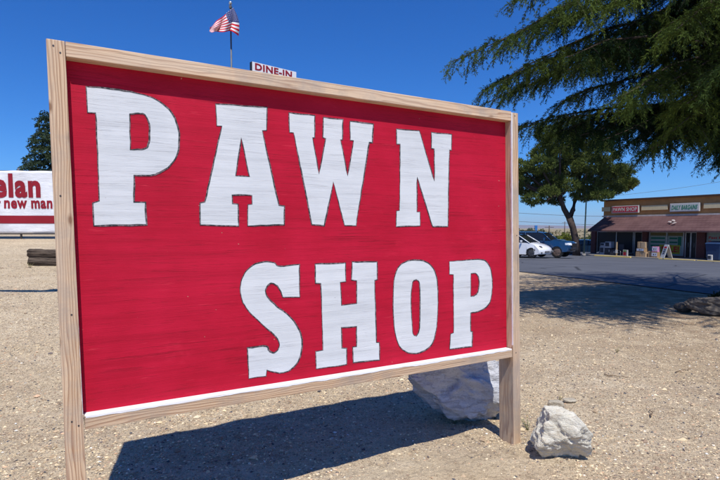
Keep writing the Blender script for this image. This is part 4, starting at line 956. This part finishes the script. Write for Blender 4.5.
# white rounded electric-style crossover
p = ground_at(531.5, 258.5); WH = paint('white_car_paint', (.74, .75, .77)); RIMD = plain('dark_alloy', (.10, .10, .105), .4, .5, .5)
hd = R(-41); ux = Vector((math.cos(hd), math.sin(hd), 0)); rgt = Vector((math.sin(hd), -math.cos(hd), 0))
cp = at(531.5, 228, 35.2); org = Vector((cp.x, cp.y, 0))-ux*1.38-rgt*.92
org.z = gz(cp.x, cp.y)+.04
prof = [(2.33, .30), (2.36, .50), (2.30, .66), (2.10, .80), (1.75, .93), (1.30, 1.02), (.95, 1.06), (-1.9, 1.10), (-2.25, 1.08), (-2.36, .9), (-2.36, .5), (-2.30, .32)]
ghp = [(1.25, 1.00), (.38, 1.52), (-.05, 1.60), (-.9, 1.58), (-1.5, 1.42), (-2.1, 1.08)]
root, body, gy = car('parked_car', 'white rounded electric car parked nose right next to the blue truck', 'car', org, hd, prof, .94, (-1.46, 1.42), .345, ghp, (WH, RIMD, CGL), .42)
MB().box((2.28, 0, .42), (.12, 1.25, .13), bev=.03).build('lower_grille', plain('grille_grey', (.16, .16, .17), .6), root)
for s_ in (-1, 1):
    MB().hull8([(1.78, s_*.62, .74), (2.10, s_*.70, .70), (1.66, s_*.92, .72), (1.55, s_*.86, .78), (1.72, s_*.62, .86), (2.0, s_*.66, .80), (1.60, s_*.905, .80), (1.50, s_*.85, .87)]).build('headlight', BLK, root)
    m_ = MB().box((.72, s_*1.03, 1.12), (.12, .2, .13), bev=.04).build('mirror', WH, root)
    MB().box((2.06, s_*.72, .36), (.10, .22, .07), bev=.02).build('fog_lamp', BLK, root)
    [MB().box((q, s_*.955, .94), (.2, .02, .03)).build('door_handle', BLK, root) for q in (-.15, -1.1)]
MB().tube([(1.0, -.6, 1.12), (.5, -.1, 1.45)], .01, 4).build('wiper', BLK, root)
# blue truck with a cab and a tall nose
TB = paint('blue_truck_paint', (.005, .040, .115)); RIMB = plain('bronze_alloy', (.20, .14, .11), .4, .5, .3)
hd2 = R(-37); ux2 = Vector((math.cos(hd2), math.sin(hd2), 0)); rgt2 = Vector((math.sin(hd2), -math.cos(hd2), 0))
cp = at(558.8, 228, 36.4); org = Vector((cp.x, cp.y, 0))-ux2*1.55-rgt2*.9
org.z = gz(cp.x, cp.y)+.04
prof = [(2.38, .52), (2.42, .70), (2.40, 1.02), (2.28, 1.14), (1.6, 1.21), (.95, 1.25), (-2.2, 1.28), (-2.36, 1.24), (-2.40, .9), (-2.38, .56)]
ghp = [(1.0, 1.22), (.42, 1.74), (.1, 1.80), (-1.6, 1.80), (-2.05, 1.72), (-2.30, 1.26)]
root, body, gy = car('parked_truck', 'bright blue off road wagon with a black grille parked nose right under the pine', 'truck', org, hd2, prof, .95, (-1.36, 1.48), .40, ghp, (TB, RIMB), .20, truck=True)
MB().box((2.40, 0, .88), (.07, 1.22, .30), bev=.03).build('grille', BLK, root)
MB().box((2.40, 0, .60), (.18, 1.55, .16), bev=.04).build('bumper', BLK, root)
for s_ in (-1, 1):
    MB().hull8([(2.22, s_*.62, .90), (2.40, s_*.64, .90), (2.20, s_*.93, .92), (2.02, s_*.93, .92), (2.22, s_*.62, 1.08), (2.36, s_*.64, 1.06), (2.16, s_*.92, 1.06), (2.0, s_*.92, 1.06)]).build('headlight', LMP, root)
    MB().box((.62, s_*1.08, 1.32), (.12, .24, .2), bev=.04).build('mirror', TB, root)
    MB().tube([(-1.7, s_*.66, 1.88), (.05, s_*.66, 1.88)], .025, 6).box((-1.6, s_*.66, 1.84), (.06, .05, .08)).box((0, s_*.66, 1.84), (.06, .05, .08)).build('roof_rail', BLK, root)
    MB().tube([(-.7, s_*1.0, .46), (.95, s_*1.0, .46)], .05, 6).build('side_step', BLK, root)
    [MB().box((q, s_*.965, 1.12), (.2, .03, .04)).build('door_handle', BLK, root) for q in (-.25, -1.2)]
MB().box((1.35, 0, 1.255), (.75, .6, .05), bev=.02).build('hood_scoop', TB, root)
# dark car far behind
cp = at(588, 228, 52); org = Vector((cp.x, cp.y, gz(cp.x, cp.y)+.04))
prof = [(2.2, .30), (2.25, .55), (2.1, .75), (1.2, .92), (-1.7, .98), (-2.2, .95), (-2.25, .5), (-2.2, .32)]
ghp = [(1.1, .92), (.35, 1.38), (-.2, 1.44), (-.9, 1.40), (-1.8, .98)]
car('parked_car', 'dark car in deep shade between the pine trunk and the shops', 'car', org, R(-25), prof, .88, (-1.35, 1.35), .33, ghp, (paint('charcoal_car_paint', (.03, .03, .035)), RIMD), .3)

# ------------------------------------------------------------------ banner on the left
BN = NT('vinyl_banner', .5, .3); c = BN.coord(); BN.color(BN.mix(BN.ramp(BN.noise(c, 3, 4), [(.4, 0), (.7, 1)]), (.70, .71, .74), (.78, .79, .80))); BN.bump(BN.noise(BN.coord((1, 1, 2.5)), 2.2, 3), .5, .05); BN = BN.m
DR = plain('banner_dark_red', (.27, .012, .022), .5, var=.05)
Yb = 13.4
def pb_at(px, py): return at(px, py, Yb)
bl = pb_at(0, 232); zt0 = pb_at(0, 169.5).z; zb0 = pb_at(0, 232.5).z
L0 = -11.6; R0 = -6.0
ban = empty('banner', ((L0+R0)/2, Yb, zb0-.02), 0, 'white vinyl banner with dark red lettering and a red stripe at the left edge', 'banner')
bz = ban.location.z; nxg, nzg = 90, 24; V = []; H = zt0-bz
def bwave(u, v): return .035*math.sin(u*9+v*2)*(.3+v*(1-v)*2)+.02*math.sin(u*23+v*5)
for j in range(nzg+1):
    for i in range(nxg+1):
        u, v = i/nxg, j/nzg; top = -.055*((u*5.6) % 1.4-.7)**2*0
        V.append((-2.8+5.6*u, bwave(u, v), v*H*(1)+(-.012*math.sin(u*math.pi*8)**2 if j == nzg else 0)-.05*u*v))
Fc = [(j*(nxg+1)+i, j*(nxg+1)+i+1, (j+1)*(nxg+1)+i+1, (j+1)*(nxg+1)+i) for j in range(nzg) for i in range(nxg)]
o = mesh_np('sheet', V, Fc, BN, ban, smoothed=True); sm = o.modifiers.new('solid', 'SOLIDIFY'); sm.thickness = .004
def zpx(py): return at(25, py, Yb).z-bz
def xpx(px): return at(px, 200, Yb).x-ban.location.x
def drape(me_o, gap=-.012):
    for v in me_o.data.vertices:
        x = v.co.x+me_o.location.x; z = v.co.z+me_o.location.z; u = (x+2.8)/5.6; vv = z/H; v.co.y += bwave(u, vv)+gap; v.co.z -= .05*u*vv
# stripe
nS = 90; V = []
for i in range(nS+1):
    x = -2.78+5.56*i/nS; V += [(x, 0, zpx(223.3)), (x, 0, zpx(215.3))]
o = mesh_np('stripe', V, [(2*i, 2*i+2, 2*i+3, 2*i+1) for i in range(nS)], DR, ban); drape(o, -.008); sm = o.modifiers.new('solid', 'SOLIDIFY'); sm.thickness = .003
cap = zpx(172.3)-zpx(197)
def word(tx, x_left, x_right, z0, h, bold):
    o = lettering(tx, (x_left, 0, z0), x_right-x_left, h, DR, ban, bold, 0, .003, 'lettering'); drape(o, -.008); return o
word('e', xpx(-5.6), xpx(7.4), zpx(197.4), cap*.76, .042)
word('lan', xpx(9.2), xpx(41.2), zpx(197.2), cap, .042)
word('r', xpx(-2.0), xpx(1.6), zpx(208.2), cap*.335, .03)
word('new man', xpx(4.8), xpx(52.5), zpx(208.2), cap*.345, .032)
GP = plain('grey_pipe', (.10, .10, .11), .6, .4, .3)
for x in (-2.85, 0.05, 2.85): MB().tube([(x, .05, -.35), (x, .05, H+.04)], .025, 8).build('post', GP, ban)
MB().tube([(-2.85, .05, H-.01), (2.85, .05, H-.06)], .018, 8).build('top_bar', GP, ban)
MB().tube([(-2.9, .03, .0), (2.9, .03, .0)], .03, 8).build('bottom_shadow_bar', GP, ban)  # dark bar standing in for the shadow line under the sheet
# rail-tie logs on the slope
LG = NT('weathered_timber', .95, .1); c = LG.coord((1, 14, 14)); n_ = LG.noise(c, 3, 6, .7); LG.color(LG.mix(LG.ramp(n_, [(.38, 0), (.62, 1)]), (.035, .025, .02), (.17, .13, .10))); LG.bump(n_, 1, .03); LG = LG.m
def timber(px, py, L_, w_, h_, rz, label, seed, dz=0, dy=0, mt=None):
    p = ground_at(px, py); z = gh(p.x+L_/2*math.cos(rz), p.y)
    r = random.Random(seed); bm = bmesh.new(); n = 26; rings = []
    for i in range(n+1):
        x = L_*i/n; sag = .012*math.sin(x*3+seed)
        ring = []
        for k in range(12):
            a = k*math.pi/6; cx_, cz = math.cos(a), math.sin(a); q = (abs(cx_)**4+abs(cz)**4)**-.25
            ring.append(bm.verts.new((x+r.uniform(-.012, .012), cx_*q*w_/2*(1+r.uniform(-.05, .05)), h_/2+cz*q*h_/2*(1+r.uniform(-.07, .07))+sag)))
        rings.append(ring)
    for A, B in zip(rings, rings[1:]):
        for k in range(12): bm.faces.new((A[k], A[(k+1) % 12], B[(k+1) % 12], B[k])).smooth = True
    bm.faces.new(rings[0][::-1]); bm.faces.new(rings[-1]); bmesh.ops.recalc_face_normals(bm, faces=bm.faces)
    me = bpy.data.meshes.new('timber'); bm.to_mesh(me); bm.free(); o = link('timber', me, mt or LG); o.location = (p.x, p.y+w_/2+dy, z+dz-.02); o.rotation_euler = (0, 0, rz)
    return tag(o, label, 'timber')
timber(28.0, 266, 2.0, .20, .155, R(-3), 'lower weathered railway tie lying on the sandy slope at the left', 2)
timber(27.2, 266, 2.1, .18, .15, R(-3), 'upper weathered railway tie resting on another one at the left', 3, dz=.155, dy=.02)
g0 = ground_at(28, 290.6); cst = g0-TRAVEL*(4.3/-TRAVEL.z)       # unseen arm, added to throw the shadow strip across the sand
lx = cst.x-2.6; lz = gz(lx, cst.y); al = empty('shadow_pole', (lx, cst.y, lz), 0, 'unseen pole with a long straight arm, added beyond the left edge for its shadow', 'shadow caster')
MB().tube([(0, 0, -.2), (0, 0, cst.z-lz+.3)], [.09, .07], 10).build('shaft', GP, al)
MB().tube([(0, 0, cst.z-lz), (3.3, 0, cst.z-lz)], .06, 10).build('arm', GP, al)
MB().box((3.1, 0, cst.z-lz+.02), (.5, .14, .10), bev=.02).build('lamp_head', GP, al)  # end box of the unseen arm, part of the added shadow caster

# ------------------------------------------------------------------ roadside sign, flag
dn = Vector((.747, .664, 0)).normalized(); a0 = at(251.8, 61.2, 20.0)
ds = empty('roadside_sign', (a0.x, a0.y, gz(a0.x, a0.y)), math.atan2(dn.y, dn.x), 'white cabinet sign lettered DINE-IN rising behind the red sign', 'sign')
zt = a0.z-ds.location.z
kx = (296.2-360)/F; c_ = math.cos(PITCH); 
# width so that the far end falls where it is seen
def dn_len():
    for i in range(100, 400):
        q = a0+dn*(i/100); v = Vector((q.x, q.y, q.z-CAM_Z)); dpt = v.y*math.cos(PITCH)-v.z*math.sin(PITCH)
        if 360+F*v.x/dpt >= 296: return i/100
    return 2
WD_ = dn_len(); HH = 1.1
MB().box((WD_/2, .08, zt-HH/2), (WD_, .16, HH), bev=.01).build('cabinet', BLK, ds)
MB().box((WD_/2, -.012, zt-HH/2), (WD_-.02, .02, HH-.02)).build('sign_face', plain('sign_bright_white', (.75, .75, .76), .5, var=.03), ds)
lettering('DINE-IN', (.12, -.026, zt-.295), WD_-.34, .255, DR, ds, .035, 0, .005)
for x in (.3, WD_-.3): MB().tube([(x, .08, -.3), (x, .08, zt-HH+.02)], .07, 10).build('post', GP, ds)
fp = at(232, 100, 26); fz = gz(fp.x, fp.y); topz = at(232, 3.5, 26).z
pole = empty('flagpole', (fp.x, fp.y, fz), 0, 'tall thin grey flagpole rising behind the sign', 'flagpole')
MB().tube([(0, 0, -.2), (0, 0, topz-fz)], [.075, .032], 10).build('shaft', plain('pole_grey', (.13, .135, .15), .5, .4, .3), pole)
ball = bmesh.new(); bmesh.ops.create_uvsphere(ball, u_segments=12, v_segments=8, radius=.085); mm = MB(); mm.bm.free(); mm.bm = ball
bo = mm.build('finial', plain('finial_silver', (.5, .5, .5), .3, .5, .8), pole, True); bo.location = (0, 0, topz-fz+.03)
MB().box((0, 0, topz-fz-.16), (.13, .13, .12), bev=.01).build('truck_cap', GP, pole)
# flag: hoist on the pole, fly blown left and drooping
fl_m = [plain('flag_red', (.58, .012, .025), .8, var=.06), plain('flag_white', (.74, .74, .74), .8, var=.04), plain('flag_blue', (.012, .025, .14), .8, var=.06)]
nu, nv = 78, 52; V = []
hp = Vector((fp.x, fp.y, fz)); px_m = 26/F
A_ = [(233.5, 7.5), (238.2, 22), (238.0, 31)]                       # hoist edge top, middle, bottom (seen outline)
def flagpt(u, v):                                                    # u: hoist->fly, v: bottom->top
    # outline of the hanging cloth in metres about the pole head
    top = Vector((233.4-11*u-13.5*u**1.6, 7.6+1*u+19.2*u**1.35)); bot = Vector((238.4-9*u-18.2*u**1.2, 36-5.4*min(1, u*3.5)+1.6*u))
    h = top.lerp(bot, (1-v)); bul = math.sin(math.pi*(1-v))*(1-u)**2*3.0; h.x += bul
    y = .34*math.sin(u*7+v*2.2)*u**.6+.16*math.sin(u*17-v*4)*(u**.4)+.30*math.sin(v*6+u*2)*.5*(.3+u)+.9*u
    h.x += .8*math.sin(u*15+v*6)*u**.5; h.y += .7*math.sin(u*13+v*3)*u
    yy = -.05-.6*u-.55*abs(math.sin(u*8+v*2))*u**.6-.15*u+.25*y*u
    w_ = at(h.x, h.y, 26+yy); return Vector((w_.x-fp.x, yy, w_.z-fz))
for j in range(nv+1):
    for i in range(nu+1): V.append(tuple(flagpt(i/nu, j/nv)))
Fc, mi = [], []
for j in range(nv):
    for i in range(nu):
        k = j*(nu+1)+i; Fc.append((k, k+1, k+nu+2, k+nu+1)); st = j//4
        if i < 31 and st >= 6:
            jj, ii = j-24, i
            star = (jj % 6 == 3 and ii % 6 in (2, 3)) or ((jj+3) % 6 == 3 and (ii+3) % 6 in (2, 3) and 3 < jj < 25)
            mi.append(1 if star else 2)
        else: mi.append(0 if st % 2 == 0 else 1)
fo = mesh_np('flag', V, Fc, fl_m, None, mi, smoothed=True); fo.location = (fp.x, fp.y, fz)
tag(fo, 'red white and blue flag with stars and stripes blowing left on the tall pole', 'flag'); sm = fo.modifiers.new('solid', 'SOLIDIFY'); sm.thickness = .006

rs = random.Random(12); SV, SF, SC = [], [], []
for i in range(1500):                      # low desert scrub, far too many to count
    y = 72*(8)**rs.random(); x = rs.uniform(-.9, 1.0)*y; z = gz(x, y); w_s = rs.uniform(.35, 1.3); h_s = w_s*rs.uniform(.5, .9); c_ = rs.choice([(.10, .11, .05), (.15, .14, .07), (.07, .09, .04), (.24, .20, .10)])
    if 15 < x < 70 and y < 80: continue
    for k in range(14):
        a = rs.uniform(0, 6.28); e_ = rs.uniform(0, 1); p = Vector((x+math.cos(a)*w_s*(1-e_*.6), y+math.sin(a)*w_s*(1-e_*.6), z+h_s*e_)); d = Vector((rs.uniform(-1, 1), rs.uniform(-1, 1), rs.uniform(0, 1)))*w_s*.45; q = Vector((rs.uniform(-1, 1), rs.uniform(-1, 1), rs.uniform(-1, 1)))*w_s*.3
        f = len(SV); SV += [tuple(p-d), tuple(p+q), tuple(p+d), tuple(p-q)]; SF.append((f, f+1, f+2, f+3)); SC += [c_]*4
tag(mesh_np('scrub', SV, SF, CED, col=np.array(SC)), 'low dry scrub dotted over the plain beyond the lot', 'scrub', kind='stuff')

# ------------------------------------------------------------------ poles, wires, distance
sp_ = at(584.6, 228, 46); spz = gz(sp_.x, sp_.y)
lp = empty('light_pole', (sp_.x, sp_.y, spz), 0, 'slender green grey pole at the left end of the awning', 'pole')
tp_ = at(586.6, 196, 46)
MB().tube([(0, 0, -.1), (tp_.x-sp_.x, 0, tp_.z-spz+1.2)], [.075, .05], 8).build('shaft', plain('green_grey_steel', (.10, .14, .11), .6), lp)
MB().tube([(0, 0, -.05), (0, 0, .25)], .16, 10).build('base', CON, lp)
MB().box((tp_.x-sp_.x+.25, 0, tp_.z-spz+1.25), (.7, .25, .12), bev=.03).build('lamp_head', GP, lp)
def upole(px, ytop, Y, h_arm, label, name='utility_pole'):
    p = at(px, ytop, Y); z = gz(p.x, p.y); r_ = empty(name, (p.x, p.y, z), 0, label, 'pole')
    MB().tube([(0, 0, -.5), (0, 0, p.z-z)], [.2, .14], 8).build('shaft', plain('pole_wood', (.10, .075, .06), .9), r_)
    MB().box((0, 0, p.z-z-.5), (h_arm, .15, .15)).build('crossarm', plain('pole_wood', (.10, .075, .06), .9), r_)
    return p
upole(549.3, 225.5, 150, 2.6, 'wooden utility pole between the two shrubs beyond the lot')
upole(564.8, 221.5, 230, 2.4, 'farther utility pole just left of the pine trunk')
# tall blue sign pylon far off
p = at(536, 225.4, 130); z = gz(p.x, p.y); r_ = empty('pylon_sign', (p.x, p.y, z), 0, 'narrow tall blue pylon sign far beyond the lot', 'sign')
MB().box((0, 0, p.z-z-.9), (.62*1.0, .4, 1.8), bev=.03).build('panel', plain('pylon_blue', (.03, .16, .45), .5), r_)
MB().tube([(0, 0, -.3), (0, 0, p.z-z-1.75)], .12, 8).build('post', GP, r_)
def wire(x0, y0, x1, y1, Y, label, r_=.03, sag=1.2):
    a = at(x0, y0, Y); b = at(x1, y1, Y); pts = []
    for i in range(25):
        t_ = i/24; q = a.lerp(b, t_); q.z -= sag*4*t_*(1-t_); pts.append(q)
    o = MB().tube(pts, r_, 5).build('power_line', GP); tag(o, label, 'power line')
wire(440, 205.5, 720, 213, 95, 'upper overhead power line passing behind the pine trunk', .035)
wire(440, 216, 720, 226, 95, 'lower overhead power line passing behind the pine trunk', .035, .6)
wire(600, 197, 800, 166, 75, 'slanting overhead wire above the shop roof', .02, .5)
# hills far away
HM = plain('far_hill_rock', (.20, .17, .18), .95, var=.1, scale=.002)
hx = np.linspace(-7000, 7000, 220); hy = np.linspace(5200, 7600, 26); V = []
for j, y in enumerate(hy):
    for i, x in enumerate(hx):
        env = math.sin(math.pi*j/25)**.8; k = x*.0011
        h = (14+34*float(vnoise(np.array(k), np.array(y*.0006), 1, 41))+15*float(vnoise(np.array(k), np.array(y*.002), 3.3, 42)))*env-6
        V.append((x, y, h-2))
Fc = [(j*220+i, j*220+i+1, (j+1)*220+i+1, (j+1)*220+i) for j in range(25) for i in range(219)]
tag(mesh_np('hills', V, Fc, HM, smoothed=True), kind='structure')
# the air
hz = MB().box((0, 3900, 60), (13900, 8600, 170)).build('haze', [])
m_ = bpy.data.materials.new('air'); m_.use_nodes = True; ntz = m_.node_tree; ntz.nodes.remove(ntz.nodes['Principled BSDF'])
pv = ntz.nodes.new('ShaderNodeVolumePrincipled'); pv.inputs['Density'].default_value = 9e-5; pv.inputs['Color'].default_value = (.80, .88, 1, 1); pv.inputs['Anisotropy'].default_value = .1
ntz.links.new(pv.outputs[0], ntz.nodes['Material Output'].inputs['Volume']); hz.data.materials.clear(); hz.data.materials.append(m_)
tag(hz, 'thin bluish air over the desert', 'haze', kind='stuff')
